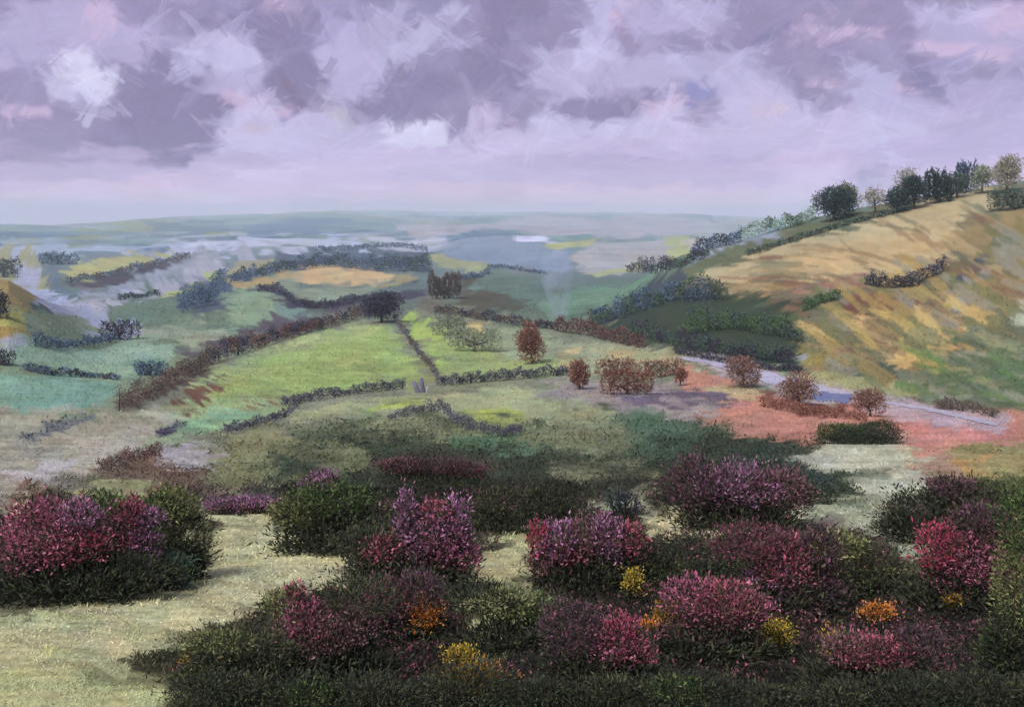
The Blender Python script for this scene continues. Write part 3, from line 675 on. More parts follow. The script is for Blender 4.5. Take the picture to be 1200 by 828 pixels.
def tree(name, label, cat, base, px, top, w, kind, group=None, shape='round', trunk=None, dens=1.0, bare=False, tr=.22, dab=2.9):
    B = hit(px, base); s = B[1] / F
    root = empty(name, B); tag(root, label, cat, group)
    h = (base - top) * s; W = w * s
    bark = lin(trunk or (70, 62, 56)) / KF
    parts = []
    tips = []
    lean = rng.normal() * .04 * h
    def addt(pts, rads):
        Vt, Ft = tube(pts, rads, 6); parts.append((Vt, Ft, np.repeat(bark[None], len(Vt), 0)))
    t0 = B + [0, 0, -.3 * s]; t1 = B + [lean, 0, h * .45]; t2 = B + [lean * 1.5, 0, h * .85]
    rt = max(W * .03, .55 * s)
    addt([t0, t1, t2], [rt * 1.3, rt * .8, rt * .25])
    for q in range(7):
        f = tr + .6 * rng.random(); st = t0 + (t2 - t0) * f * .9
        a = q * 2.4 + rng.random(); e = st + np.array([math.cos(a) * W * .33, math.sin(a) * W * .3, h * (.12 + .14 * rng.random())])
        addt([st, (st + e) / 2 + [0, 0, h * .03], e], [rt * .5, rt * .35, rt * .12]); tips.append(e)
    tk = part('trunk', parts[0], M_bark, root, B)
    if w > 12:
        for q in parts[1:6]: part('branch', q, M_bark, tk, B)
    cr = []
    cz0 = tr * .6; ch = 1 - cz0
    area = w * (base - top) * ch * .8
    n = int(dens * area / (dab * dab * .36 * .5) * 2.9) + 60; n = min(n, 12000)
    if shape == 'round':
        nl = 9
        for q in range(nl):
            a = q * 2.4; rr = .30 + .1 * rng.random(); hz = cz0 + ch * (.25 + .5 * rng.random())
            d = (.5 - rr) * (1.0 if q else 0)
            c = B + np.array([lean + math.cos(a) * W * d, math.sin(a) * W * d, h * hz])
            cr.append(lobe(c, np.array([W * rr, W * rr, h * ch * .30]), kind, n // nl, dab * s, dab * .36 * s, .3))
        cr.append(lobe(B + [lean, 0, h * (cz0 + ch * .68)], np.array([W * .3, W * .3, h * ch * .32]), kind, n // 5, dab * s, dab * .36 * s, .3))
    elif shape == 'column':
        for q in range(6):
            x = (q - 2.5) / 5.5 * W * .85; hh = h * (.75 + .3 * rng.random())
            cr.append(lobe(B + [x, rng.normal() * W * .1, hh * .5], np.array([W * .12, W * .2, hh * .5]), kind, n // 5, dab * 1.3 * s, dab * .36 * s, 1.6))
    elif shape == 'low':
        for q in range(6):
            x = (q - 2.5) / 5.5 * W * .9
            cr.append(lobe(B + [x, rng.normal() * W * .08, h * (.45 + .15 * rng.random())], np.array([W * .16, W * .14, h * .5]), kind, n // 5, dab * s, dab * .36 * s, .3))
    part('crown', merge(cr), M_leaf, root, B)
    return root

def hedge(name, label, cat, pts, hp, kind, group=None, wide=1.0, dens=1.0, dab=2.9, kind2=None, hp2=None, stuff=False, gap=0.0):
    """a run of bushes along a line of the land; pts are (px, py) of its foot"""
    P = np.array(pts, float); seg = np.hypot(*np.diff(P, axis=0).T); cum_ = np.concatenate([[0], np.cumsum(seg)])
    L = cum_[-1]; hp2 = hp2 or hp
    n = int(dens * L * (hp + hp2) / 2 / (dab * dab * .36 * .5) * 2.6) + 60; n = min(n, 20000)
    t = rng.random(n) * L
    if gap: t = t[(vnoise(t / 16 + P[0, 0], t * 0 + 3.3) > gap)]; n = len(t)
    px = np.interp(t, cum_, P[:, 0]); py = np.interp(t, cum_, P[:, 1])
    H = hits(px, py); s = H[:, 1] / F
    hh = (hp + (hp2 - hp) * t / L) * (.35 + 1.15 * fbm(t / 7 + P[0, 0], t * 0 + P[0, 1], 3))
    z = rng.random(n) ** .8
    off = rng.normal(size=n) * .22 * hp * wide * s
    Q = H.copy(); Q[:, 1] += off; Q[:, 0] += rng.normal(size=n) * 1.2 * s
    Q[:, 2] = height(Q[:, 0], Q[:, 1]) + z * hh * s * (1 - .25 * np.abs(off) / (hp * s * wide + 1e-6))
    D = rng.normal(size=(n, 3)); D[:, 2] = np.abs(D[:, 2]) * .7 + .2; D /= np.linalg.norm(D, axis=1)[:, None]
    C = pal(kind, n)
    if kind2:
        m = fbm(t / 12 + 50, z * 2, 2) > .52; C[m] = pal(kind2, n)[m]
    geo = kites(Q, D, dab * s * (.6 + .8 * rng.random(n)), dab * .38 * s * (.6 + .8 * rng.random(n)), C)
    B = hit(*P[len(P) // 2])
    if stuff:
        o = link(name, raw_mesh(name, geo[0] - B[None], geo[1], geo[2]), M_leaf, None, B); tag(o, label, cat, group, 'stuff'); return o
    root = empty(name, B); tag(root, label, cat, group)
    part('foliage', geo, M_leaf, root, B)
    st = []
    for q in range(3):
        k = rng.integers(0, n); g = Q[k].copy(); g[2] = height(g[0], g[1]) - .2 * s[k]; e = g + [0, 0, hh[k] * .7 * s[k]]
        Vt, Ft = tube([g, e], [.8 * s[k], .4 * s[k]], 5); part('stem', (Vt, Ft, np.repeat((lin((60, 52, 50)) / KF)[None], len(Vt), 0)), M_bark, root, B)
    return root

# ---- heather and gorse in the foreground
GH = 'flowering heather bushes on the foreground bank'
GB = 'dark leafy bushes between the heather'
GY_ = 'yellow gorse flowers dotted through the heather'
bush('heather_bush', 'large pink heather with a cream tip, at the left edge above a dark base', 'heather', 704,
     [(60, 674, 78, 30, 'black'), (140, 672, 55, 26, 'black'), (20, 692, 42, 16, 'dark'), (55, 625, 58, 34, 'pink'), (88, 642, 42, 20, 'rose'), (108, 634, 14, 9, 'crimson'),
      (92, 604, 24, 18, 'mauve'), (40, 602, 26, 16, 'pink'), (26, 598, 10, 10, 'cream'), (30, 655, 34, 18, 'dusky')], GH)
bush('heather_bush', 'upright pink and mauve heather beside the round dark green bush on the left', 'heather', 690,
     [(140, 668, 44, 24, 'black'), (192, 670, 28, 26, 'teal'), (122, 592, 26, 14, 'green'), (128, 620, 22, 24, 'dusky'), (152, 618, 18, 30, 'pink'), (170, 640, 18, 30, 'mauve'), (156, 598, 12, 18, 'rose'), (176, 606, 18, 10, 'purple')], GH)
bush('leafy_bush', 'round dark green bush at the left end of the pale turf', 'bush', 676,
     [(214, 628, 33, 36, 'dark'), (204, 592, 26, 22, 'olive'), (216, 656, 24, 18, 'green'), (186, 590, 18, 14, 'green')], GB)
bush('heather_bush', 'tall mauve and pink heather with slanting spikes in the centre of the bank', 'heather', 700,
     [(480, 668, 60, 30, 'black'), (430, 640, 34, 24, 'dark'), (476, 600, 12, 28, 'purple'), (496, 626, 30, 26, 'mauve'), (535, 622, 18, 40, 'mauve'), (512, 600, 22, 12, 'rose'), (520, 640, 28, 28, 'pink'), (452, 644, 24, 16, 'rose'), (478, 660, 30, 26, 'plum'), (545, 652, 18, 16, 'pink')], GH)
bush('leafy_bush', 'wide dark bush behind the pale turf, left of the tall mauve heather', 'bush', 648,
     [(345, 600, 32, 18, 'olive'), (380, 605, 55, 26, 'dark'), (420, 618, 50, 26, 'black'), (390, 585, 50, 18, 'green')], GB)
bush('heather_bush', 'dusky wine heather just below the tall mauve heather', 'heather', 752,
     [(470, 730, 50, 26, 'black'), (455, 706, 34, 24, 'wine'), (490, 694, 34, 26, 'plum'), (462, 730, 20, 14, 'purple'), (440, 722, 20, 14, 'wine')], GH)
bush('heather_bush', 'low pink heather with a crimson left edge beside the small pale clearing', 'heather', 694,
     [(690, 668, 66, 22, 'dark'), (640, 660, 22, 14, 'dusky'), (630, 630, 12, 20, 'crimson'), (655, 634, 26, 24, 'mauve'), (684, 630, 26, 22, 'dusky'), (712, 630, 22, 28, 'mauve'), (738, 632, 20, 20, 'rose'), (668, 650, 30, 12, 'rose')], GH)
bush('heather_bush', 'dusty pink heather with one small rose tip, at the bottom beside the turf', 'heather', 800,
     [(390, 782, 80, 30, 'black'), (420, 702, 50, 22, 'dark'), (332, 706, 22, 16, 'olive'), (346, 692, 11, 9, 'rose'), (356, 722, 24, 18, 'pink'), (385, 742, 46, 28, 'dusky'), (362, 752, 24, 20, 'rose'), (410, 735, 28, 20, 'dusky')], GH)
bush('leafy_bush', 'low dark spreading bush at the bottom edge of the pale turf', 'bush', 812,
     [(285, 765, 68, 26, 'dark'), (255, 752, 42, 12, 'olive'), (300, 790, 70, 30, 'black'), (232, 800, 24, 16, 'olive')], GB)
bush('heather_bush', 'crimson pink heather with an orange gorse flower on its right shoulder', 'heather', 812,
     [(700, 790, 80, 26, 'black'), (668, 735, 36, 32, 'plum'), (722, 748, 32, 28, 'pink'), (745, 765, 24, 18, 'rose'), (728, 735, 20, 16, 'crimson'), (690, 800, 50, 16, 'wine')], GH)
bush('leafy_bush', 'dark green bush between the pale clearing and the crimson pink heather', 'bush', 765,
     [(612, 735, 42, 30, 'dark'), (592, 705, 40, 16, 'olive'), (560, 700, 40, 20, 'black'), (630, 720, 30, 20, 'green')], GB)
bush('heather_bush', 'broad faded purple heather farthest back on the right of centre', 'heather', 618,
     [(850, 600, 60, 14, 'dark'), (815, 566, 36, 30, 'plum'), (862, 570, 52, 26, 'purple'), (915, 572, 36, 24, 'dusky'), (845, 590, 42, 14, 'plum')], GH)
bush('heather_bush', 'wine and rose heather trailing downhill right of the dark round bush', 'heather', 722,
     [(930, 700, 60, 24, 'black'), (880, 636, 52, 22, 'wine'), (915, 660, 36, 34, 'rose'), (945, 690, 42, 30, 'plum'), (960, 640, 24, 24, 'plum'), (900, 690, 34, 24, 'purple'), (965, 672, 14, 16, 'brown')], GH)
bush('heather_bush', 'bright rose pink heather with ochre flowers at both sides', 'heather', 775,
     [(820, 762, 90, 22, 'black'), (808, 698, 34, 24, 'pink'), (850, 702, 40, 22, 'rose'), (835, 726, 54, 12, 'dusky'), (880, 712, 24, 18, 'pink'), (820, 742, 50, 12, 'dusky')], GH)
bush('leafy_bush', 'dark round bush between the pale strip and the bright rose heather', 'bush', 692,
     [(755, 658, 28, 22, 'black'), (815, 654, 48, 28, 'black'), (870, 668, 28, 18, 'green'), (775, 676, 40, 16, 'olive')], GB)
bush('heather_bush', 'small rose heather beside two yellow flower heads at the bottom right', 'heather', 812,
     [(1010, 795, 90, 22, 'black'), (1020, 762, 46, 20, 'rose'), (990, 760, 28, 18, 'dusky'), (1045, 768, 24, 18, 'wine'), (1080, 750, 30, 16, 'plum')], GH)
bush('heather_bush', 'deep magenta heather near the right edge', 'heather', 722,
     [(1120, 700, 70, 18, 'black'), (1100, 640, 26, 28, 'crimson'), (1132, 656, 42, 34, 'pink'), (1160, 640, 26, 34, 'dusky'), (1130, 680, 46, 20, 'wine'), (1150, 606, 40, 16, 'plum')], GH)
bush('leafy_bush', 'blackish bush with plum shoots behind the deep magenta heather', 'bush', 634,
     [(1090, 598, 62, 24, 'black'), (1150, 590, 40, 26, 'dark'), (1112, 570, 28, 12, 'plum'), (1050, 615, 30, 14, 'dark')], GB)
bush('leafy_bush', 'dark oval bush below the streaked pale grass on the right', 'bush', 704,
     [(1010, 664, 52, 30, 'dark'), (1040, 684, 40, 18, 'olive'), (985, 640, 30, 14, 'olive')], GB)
bush('leafy_bush', 'tall olive bush at the right edge of the view', 'bush', 812,
     [(1192, 690, 26, 70, 'olive'), (1180, 770, 30, 46, 'green'), (1194, 610, 24, 36, 'green')], GB)
bush('heather_bush', 'thin flat strip of mauve heather at the top of the pale turf', 'heather', 602,
     [(258, 593, 18, 7, 'mauve'), (285, 591, 24, 8, 'mauve'), (312, 592, 20, 7, 'purple'), (290, 597, 40, 4, 'rose')], GH, size=.7)
bush('heather_bush', 'small mauve heather tuft above the wide dark bush', 'heather', 590,
     [(368, 568, 16, 12, 'purple'), (384, 564, 14, 14, 'mauve'), (376, 582, 26, 8, 'dark')], GH, size=.8)
bush('heather_bush', 'low maroon heather on the green moor behind the tall mauve heather', 'heather', 566,
     [(500, 546, 56, 9, 'plum'), (540, 552, 34, 8, 'wine'), (470, 545, 30, 8, 'dusky')], GH, size=.55)
bush('leafy_bush', 'low blackish scrub on the moor above the low pink heather', 'bush', 624,
     [(600, 590, 55, 20, 'dark'), (650, 585, 40, 20, 'black'), (575, 605, 30, 12, 'dark')], GB, size=.75)
bush('leafy_bush', 'small navy bush in the pale grass above the low pink heather', 'bush', 612,
     [(736, 592, 16, 16, 'night'), (722, 585, 14, 10, 'deep')], GB, size=.7)
bush('leafy_bush', 'dark green thicket on the pink field below the red trees', 'bush', 520,
     [(985, 506, 30, 10, 'green'), (1030, 505, 26, 13, 'dark'), (1008, 508, 34, 10, 'wood')], GB, size=.45, dens=1.3)
bush('leafy_bush', 'dark green scrub just below the pale grass knoll on the right', 'bush', 590,
     [(900, 548, 40, 14, 'wood'), (940, 566, 36, 12, 'deep')], GB, size=.55)
k = 0
for (px, w_) in ((262, 60), (350, 62), (440, 64), (535, 60), (625, 62), (715, 64), (805, 62), (895, 64), (985, 62), (1075, 64), (1160, 60)):
    wh = ['under the low spreading bush', 'under the dusty pink heather', 'left of the ochre flowers', 'under the ochre flowers', 'right of the ochre flowers', 'under the crimson pink heather',
          'under the bright rose heather', 'under the round yellow flower head', 'under the small rose heather', 'right of the small rose heather', 'under the tall olive bush'][k]
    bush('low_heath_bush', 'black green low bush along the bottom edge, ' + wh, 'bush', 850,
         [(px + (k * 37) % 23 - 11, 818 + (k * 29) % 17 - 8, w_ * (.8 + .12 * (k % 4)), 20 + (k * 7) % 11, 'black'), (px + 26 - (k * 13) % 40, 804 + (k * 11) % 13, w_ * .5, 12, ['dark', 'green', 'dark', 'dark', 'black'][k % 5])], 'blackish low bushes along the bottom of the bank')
    k += 1
fl = [(124, 659, 9, 9, 'ochre', 'left of the pair under the left pink heather'), (143, 650, 10, 9, 'ochre', 'right of the pair under the left pink heather'),
      (183, 641, 9, 8, 'ochre', 'against the round dark green bush'), (497, 722, 18, 17, 'orange', 'a big orange one on the wine heather'),
      (540, 767, 17, 10, 'yellow', 'bright one at the foot of the clearing'), (556, 796, 36, 17, 'ochre', 'widest one, at the bottom of the bank'),
      (764, 740, 17, 13, 'orange', 'orange one on the shoulder of the crimson pink heather'), (784, 716, 17, 15, 'ochre', 'dull one left of the bright rose heather'),
      (868, 718, 14, 9, 'ochre', 'dull one right of the bright rose heather'), (910, 742, 18, 13, 'yellow', 'clear round one on black ground'),
      (985, 757, 19, 15, 'yellow', 'left of the small rose heather'), (1028, 716, 18, 9, 'orange', 'wide one above the small rose heather'),
      (742, 680, 11, 13, 'yellow', 'small one under the dark round bush'), (1118, 704, 8, 7, 'ochre', 'small one under the deep magenta heather'),
      (399, 768, 12, 10, 'ochre', 'under the dusty pink heather'), (220, 774, 8, 8, 'ochre', 'at the tip of the low spreading bush'),
      (957, 640, 9, 14, 'ochre', 'upright one between the trailing heather and the oval bush')]
for (px, py, rx, ry, kd, wh) in fl:
    bush('gorse_flower', 'yellow gorse clump, ' + wh, 'gorse', py + ry + 14, [(px, py + ry + 3, rx * .8, ry * .6, 'dark'), (px, py, rx, ry, kd), (px + 2, py - 2, rx * .6, ry * .6, 'orange' if kd == 'orange' else 'yellow')], GY_, size=.75, dens=1.4)

# ---- trees
GR = 'russet trees along the valley road'
tree('russet_tree', 'large square russet tree, leftmost of the red trees', 'tree', 426, 624, 377, 36, 'red', GR, 'round', dens=1.3, tr=.1)
tree('russet_tree', 'small dark red tree at the end of the long field hedge', 'tree', 456, 679, 421, 28, 'red', GR, 'round', dens=1.4, tr=.1)
tree('russet_tree', 'spreading russet tree over the grey lane, right of the small dark red one', 'tree', 462, 735, 432, 56, 'red', GR, 'low', dens=1.1, tr=.1)
tree('russet_tree', 'low russet bush with a ragged edge on the pale field', 'tree', 440, 722, 420, 44, 'red', GR, 'low', dens=1., tr=.1)
tree('russet_tree', 'russet bush between the pale field and the start of the river', 'tree', 442, 775, 421, 50, 'rust', GR, 'low', dens=1., tr=.1)
tree('russet_tree', 'small thin russet sapling left of the river', 'tree', 452, 797, 432, 18, 'red', GR, 'round', dens=.9)
tree('russet_tree', 'round russet tree on the near bank of the river, left of three', 'tree', 454, 871, 418, 48, 'rust', GR, 'round', dens=1., tr=.12)
tree('russet_tree', 'fan shaped russet tree left of the blue water', 'tree', 474, 937, 436, 50, 'rust', GR, 'round', dens=1., tr=.15)
tree('russet_tree', 'round russet tree right of the blue water', 'tree', 488, 1020, 456, 44, 'rust', GR, 'round', dens=1., tr=.12)
tree('round_tree', 'blackish round tree where the field hedge meets the dark wood', 'tree', 378, 447, 342, 54, 'night', None, 'round', dens=1.3, tr=.1)
tree('round_tree', 'squarish dark brown tree standing above the bright fields', 'tree', 350, 521, 319, 38, 'umber', None, 'column', dens=1.3, tr=.1)
tree('round_tree', 'grey green spreading tree in the bright green field', 'tree', 412, 556, 385, 58, 'sage', None, 'low', dens=.9)
tree('round_tree', 'small grey tree at the top of the bright green field', 'tree', 392, 525, 368, 36, 'sage', None, 'low', dens=.8)
GS_ = 'trees on the skyline of the right hill'
tree('skyline_tree', 'dark green rounded tree at the lower left end of the skyline row', 'tree', 259, 977, 219, 52, 'deep', GS_, dens=1.3, tr=.08)
tree('skyline_tree', 'olive topped tree behind the dark green rounded one', 'tree', 254, 990, 214, 36, 'olive', GS_, dens=1., tr=.12)
tree('skyline_tree', 'thin feathery pale brown tree with sky showing through', 'tree', 250, 1026, 217, 34, 'tan', GS_, dens=.45)
tree('skyline_tree', 'tall sparse tan tree behind the dark domed pair', 'tree', 240, 1062, 195, 34, 'tan', GS_, dens=.5)
tree('skyline_tree', 'left and lower of the dark domed pair', 'tree', 249, 1052, 220, 30, 'deep', GS_, dens=1.5, tr=.08)
tree('skyline_tree', 'right and taller of the dark domed pair', 'tree', 245, 1072, 206, 34, 'deep', GS_, dens=1.5, tr=.08)
tree('skyline_tree', 'square topped dark clump of upright stems', 'tree', 238, 1099, 198, 30, 'deep', GS_, 'column', dens=1.5, tr=.08)
tree('skyline_tree', 'rounded mid green tree beside the blue topped firs', 'tree', 232, 1122, 202, 34, 'wood', GS_, dens=1.1)
tree('skyline_tree', 'narrow blue green fir with spiky top', 'tree', 226, 1132, 190, 22, 'navy', GS_, 'column', dens=1.1)
tree('skyline_tree', 'soft brown green tree between the firs and the tall pale tree', 'tree', 227, 1150, 194, 30, 'sage', GS_, dens=.9)
tree('skyline_tree', 'tallest pale rounded tree near the right edge', 'tree', 226, 1180, 183, 38, 'tan', GS_, dens=1.2, tr=.1)
tree('skyline_tree', 'dark low tree under the tallest pale tree at the right edge', 'tree', 246, 1185, 224, 46, 'wood', GS_, 'low', dens=1.1)
for i, x in enumerate((750, 757, 764, 772, 779)):
    tree('birch_tree', ['leftmost', 'second from left', 'middle', 'second from right', 'rightmost'][i] + ' of five thin pale trunked birches before the dark wood edge', 'tree', 318, x, 300, 7, 'night', 'thin pale birches at the wood edge', 'round', (170, 172, 182), dens=.35, dab=2.2)
tree('valley_tree', 'dark purple grey tree in the valley above the mint green field', 'tree', 398, 140, 376, 40, 'night', None, 'low', dens=1.1)
tree('valley_tree', 'dark slate tree clump at the right end of the mint green field', 'tree', 440, 176, 424, 38, 'navy', None, 'low', dens=1.2)
tree('valley_tree', 'small blue tree at the left by the painted mist band', 'tree', 310, 68, 297, 40, 'navy', None, 'low', dens=.9)
tree('valley_tree', 'dark green tree on the ochre knoll at the left edge', 'tree', 325, 4, 303, 34, 'deep', None, 'low', dens=1.)
tree('valley_tree', 'thin dark tree at the left edge below the ochre slope', 'tree', 374, 1, 344, 16, 'night', None, 'low', dens=1.2)
tree('valley_tree', 'dark tree at the left edge above the mint green field', 'tree', 428, 1, 410, 26, 'night', None, 'low', dens=1.2)

# ---- hedges and woods
GHG = 'hedgerows between the valley fields'
def H_(label, pts, hp, kind, **kw): return hedge('hedgerow', label, 'hedge', pts, hp, kind, GHG, **kw)
H_('slanting hedge between the two brightest green fields', [(462, 376), (478, 398), (494, 420), (512, 442)], 9, 'hedge', kind2='umber')
H_('long dark hedge running right from the field corner to the russet trees', [(512, 452), (560, 448), (610, 444), (665, 439)], 12, 'hedge')
H_('dark hedge under the brightest green field, left of the field corner', [(330, 476), (370, 469), (420, 461), (474, 455)], 11, 'hedge')
H_('bluish hedge climbing from the lower left to the bright field', [(262, 510), (300, 500), (335, 490), (350, 478)], 12, 'hedge', kind2='night')
H_('mauve grey hedge dipping below the two small lime patches', [(500, 482), (520, 485), (545, 505), (590, 512), (612, 508)], 14, 'hedge', dens=.9)
H_('low mauve hedge left of the small humped hedge', [(455, 492), (480, 486), (498, 482)], 8, 'hedge')
H_('thick brown hedge on the ridge, lower left end', [(138, 482), (175, 468), (210, 445), (245, 430)], 26, 'umber', wide=1.3, hp2=22)
H_('dark maroon hedge on the ridge behind the bright field', [(240, 428), (290, 412), (330, 398), (380, 384)], 22, 'night', kind2='maroon', hp2=14)
H_('dark hedge top joining the ridge to the blackish round tree', [(370, 388), (410, 376), (440, 368)], 14, 'umber', kind2='night')
H_('dark curving hedge above the pale green oval field', [(302, 342), (325, 342), (350, 360), (385, 362), (430, 352)], 9, 'night')
H_('brown maroon hedge along the far side of the fields, left half', [(510, 366), (560, 374), (610, 382), (650, 386)], 11, 'umber', kind2='night')
H_('maroon hedge right of the large square russet tree', [(650, 388), (690, 394), (730, 404), (755, 408)], 16, 'maroon', hp2=20)
H_('dark slate hedge between the two mint green fields', [(28, 434), (60, 440), (100, 442), (140, 446)], 8, 'navy', kind2='night')
H_('navy hedge above the mint green field at left', [(38, 405), (70, 408), (110, 405), (135, 400)], 15, 'navy', hp2=9)
H_('dark feathered hedge along the pale olive field at far left', [(78, 332), (120, 326), (170, 314), (222, 302)], 7, 'navy', kind2='umber', dab=3)
H_('thin green hedge under the pale blue band', [(138, 352), (165, 349), (186, 346)], 6, 'deep', dab=3)
H_('navy hedge on the slope below the blue grey hill', [(572, 314), (600, 316), (640, 322)], 4, 'navy', dab=3)
H_('brown stemmed hedge on the lower left slope', [(115, 556), (145, 544), (190, 536)], 16, 'umber', kind2='maroon')
H_('maroon hedge beneath the fan shaped russet tree', [(890, 476), (940, 486), (1000, 492), (1015, 494)], 11, 'red', dens=1.1)
H_('dark hedge edge of the wood above the river', [(790, 414), (840, 424), (900, 434), (940, 436)], 8, 'night')
H_('brown hedge at the foot of the green slope on the right', [(1095, 478), (1130, 482), (1168, 490)], 11, 'umber')
H_('dark broken hedge on the tan hillside, left part', [(1015, 334), (1040, 338), (1070, 336)], 15, 'night', dens=1.)
H_('dark broken hedge on the tan hillside, right part', [(1068, 336), (1090, 326), (1125, 308)], 15, 'night', dens=.7, gap=.35)
H_('thin dark hedge below the skyline trees', [(875, 300), (940, 280), (1000, 262), (1050, 250)], 6, 'wood', dab=3.4)
def W_(label, pts, hp, kind, **kw): return hedge('woodland', label, 'wood', pts, hp, kind, None, stuff=True, **kw)
W_('blue wood on the valley side at left', [(212, 368), (228, 360), (248, 356), (264, 340)], 26, 'navy', dab=2.8, wide=1.6)
W_('long navy wood beyond the tan field', [(270, 332), (330, 318), (390, 312), (440, 318), (505, 318)], 13, 'navy', hp2=20, kind2='deep', dab=2.6, wide=1.3)
W_('broken dark line of wood over the painted mist band', [(370, 296), (420, 292), (470, 290), (500, 296)], 6, 'navy', dab=2.6, gap=.3)
W_('dark wood at the foot of the right hill', [(690, 384), (740, 368), (790, 352), (850, 352)], 24, 'wood', dab=3, wide=2.6, kind2='navy', hp2=26)
W_('green wood on the lower slope of the right hill', [(800, 392), (850, 385), (900, 392), (940, 402)], 22, 'woodgreen', dab=3, wide=2.2, kind2='wood')
W_('slate wood above the river on the lower right hill', [(740, 392), (800, 408), (860, 418), (930, 426)], 20, 'wood', dab=3, wide=1.8, kind2='night')
W_('dark blue wood beyond the shoulder of the right hill', [(812, 300), (835, 292), (868, 284)], 16, 'navy', kind2='deep', dab=2.6, wide=1.5)
W_('hazy pale green trees along the shoulder of the right hill', [(866, 282), (900, 272), (930, 266), (958, 256)], 15, 'haze', kind2='woodgreen', dab=2.8, wide=1.)
W_('dark wood edge behind the birches', [(735, 320), (765, 320), (800, 312), (830, 300)], 11, 'night', kind2='wood', dab=2.6)
W_('green scrub strip on the tan hillside', [(940, 366), (960, 356), (985, 350)], 12, 'woodgreen', dab=2.8, wide=1.3)
W_('blue grey clump on the far valley side', [(525, 330), (560, 326), (575, 322)], 8, 'navy', dab=3)

# ---- gateway in the field corner
B = hit(492, 460); s = B[1] / F
g = empty('field_gateway', B); tag(g, 'leaning dark posts and a pale stone post at the corner where the field hedges meet', 'gateway')
for nm, x0, x1, h_, r_, c_ in (('post', -2, -7, 13, 3.0, (92, 88, 108)), ('post', 4, 2, 17, 2.6, (80, 76, 98)), ('stone_post', 8, 9, 7, 1.1, (140, 140, 150))):
    Vt, Ft = tube([B + [x0 * s, 0, -.5 * s], B + [(x0 + x1) / 2 * s, 0, h_ * .5 * s], B + [x1 * s, 0, h_ * s], B + [x1 * s, 0, h_ * s + .4 * s]], [r_ * s, r_ * .9 * s, r_ * .75 * s, r_ * .2 * s], 8)
    part(nm, (Vt, Ft, np.repeat((lin(c_) / KF)[None], len(Vt), 0)), M_stone, g, B)

# ---- grass, heath and scrub that nobody could count
def scatter(name, label, cat, cond, n, ylo, yhi, lenpx, wpx, upr, jit=.25, gain=1.25, lift=0, kinds=None):
    px = rng.random(n) * 1300 - 50; py = ylo + (yhi - ylo) * rng.random(n)
    h, c = ground_col(px, py)
    lum = c.mean(1) * KG
    m = cond(px, py, lum, c); h = h[m]; c = c[m]; k_ = m.sum()
    s = h[:, 1] / F
    h[:, 0] += rng.normal(size=k_) * s; h[:, 2] = height(h[:, 0], h[:, 1]) - .3 * s
    if lift: h[:, 2] += lift * s * rng.random(k_) * sstep(.35, .65, fbm(px[m] / 38, py[m] / 16, 3))
    D = rng.normal(size=(k_, 3)) ; D[:, 2] = np.abs(D[:, 2]) * .6 + upr; D /= np.linalg.norm(D, axis=1)[:, None]
    c = np.clip(c * gain * (1 + (rng.random((k_, 1)) - .5) * 2 * jit) * (1 + (rng.random((k_, 3)) - .5) * .1), .004, .9)
    if kinds: c = np.where((rng.random(k_) < .5)[:, None], pal(kinds[0], k_), pal(kinds[1], k_))
    L = lenpx * s * (.5 + rng.random(k_))
    geo = kites(h, D, L, wpx * s * (.6 + .8 * rng.random(k_)), c)
    o = link(name, raw_mesh(name, *geo[:2], geo[2]), M_leaf); tag(o, label, cat, None, 'stuff')
scatter('grass', 'pale straw coloured turf across the foreground', 'grass', lambda px, py, l, c: l > .16, 60000, 585, 900, 4.5, 1.2, .1, .12, 1.75)
scatter('heath', 'dark heath undergrowth beneath the heather', 'heath', lambda px, py, l, c: l <= .12, 220000, 575, 900, 6, 1.8, .35, .3, 1.15, 15)
def _hz(px, py, l, c): return (l <= .12) & (fbm(px / 34 + 11, py / 15 + 3, 3) > .5) & (rng.random(len(px)) < .8)
scatter('heather_sprigs', 'scattered wine and plum heather sprigs in the dark heath', 'heather', lambda px, py, l, c: _hz(px, py, l, c) & (px > 420), 60000, 585, 800, 4.5, 1.8, .5, .2, 1, 17, ('plum', 'wine'))
scatter('heather_tips', 'thin dusting of dusky pink heather tips low in the dark heath', 'heather', lambda px, py, l, c: (l <= .12) & (fbm(px / 22 + 91, py / 10 + 33, 3) > .58), 40000, 600, 810, 4.5, 1.8, .5, .2, 1, 20, ('dusky', 'rose'))
scatter('moor_scrub', 'green and brown scrub covering the moor slope', 'scrub', lambda px, py, l, c: (l < .2), 30000, 490, 590, 5, 1.6, .2, .3, 1.25, 5)
scatter('field_tufts', 'rough grass tufts on the fields and slopes', 'grass', lambda px, py, l, c: (l > .1) & (rng.random(len(px)) < np.clip((py - 325) / 90, 0, 1)), 100000, 325, 600, 2.6, 1.1, .12, .14, 1.5)
scatter('grass_tussocks', 'longer straw tussocks standing in the pale turf', 'grass', lambda px, py, l, c: (l > .16) & (fbm(px / 26, py / 9 + 40, 3) > .6), 40000, 590, 900, 7, 1.2, .5, .16, 1.7)

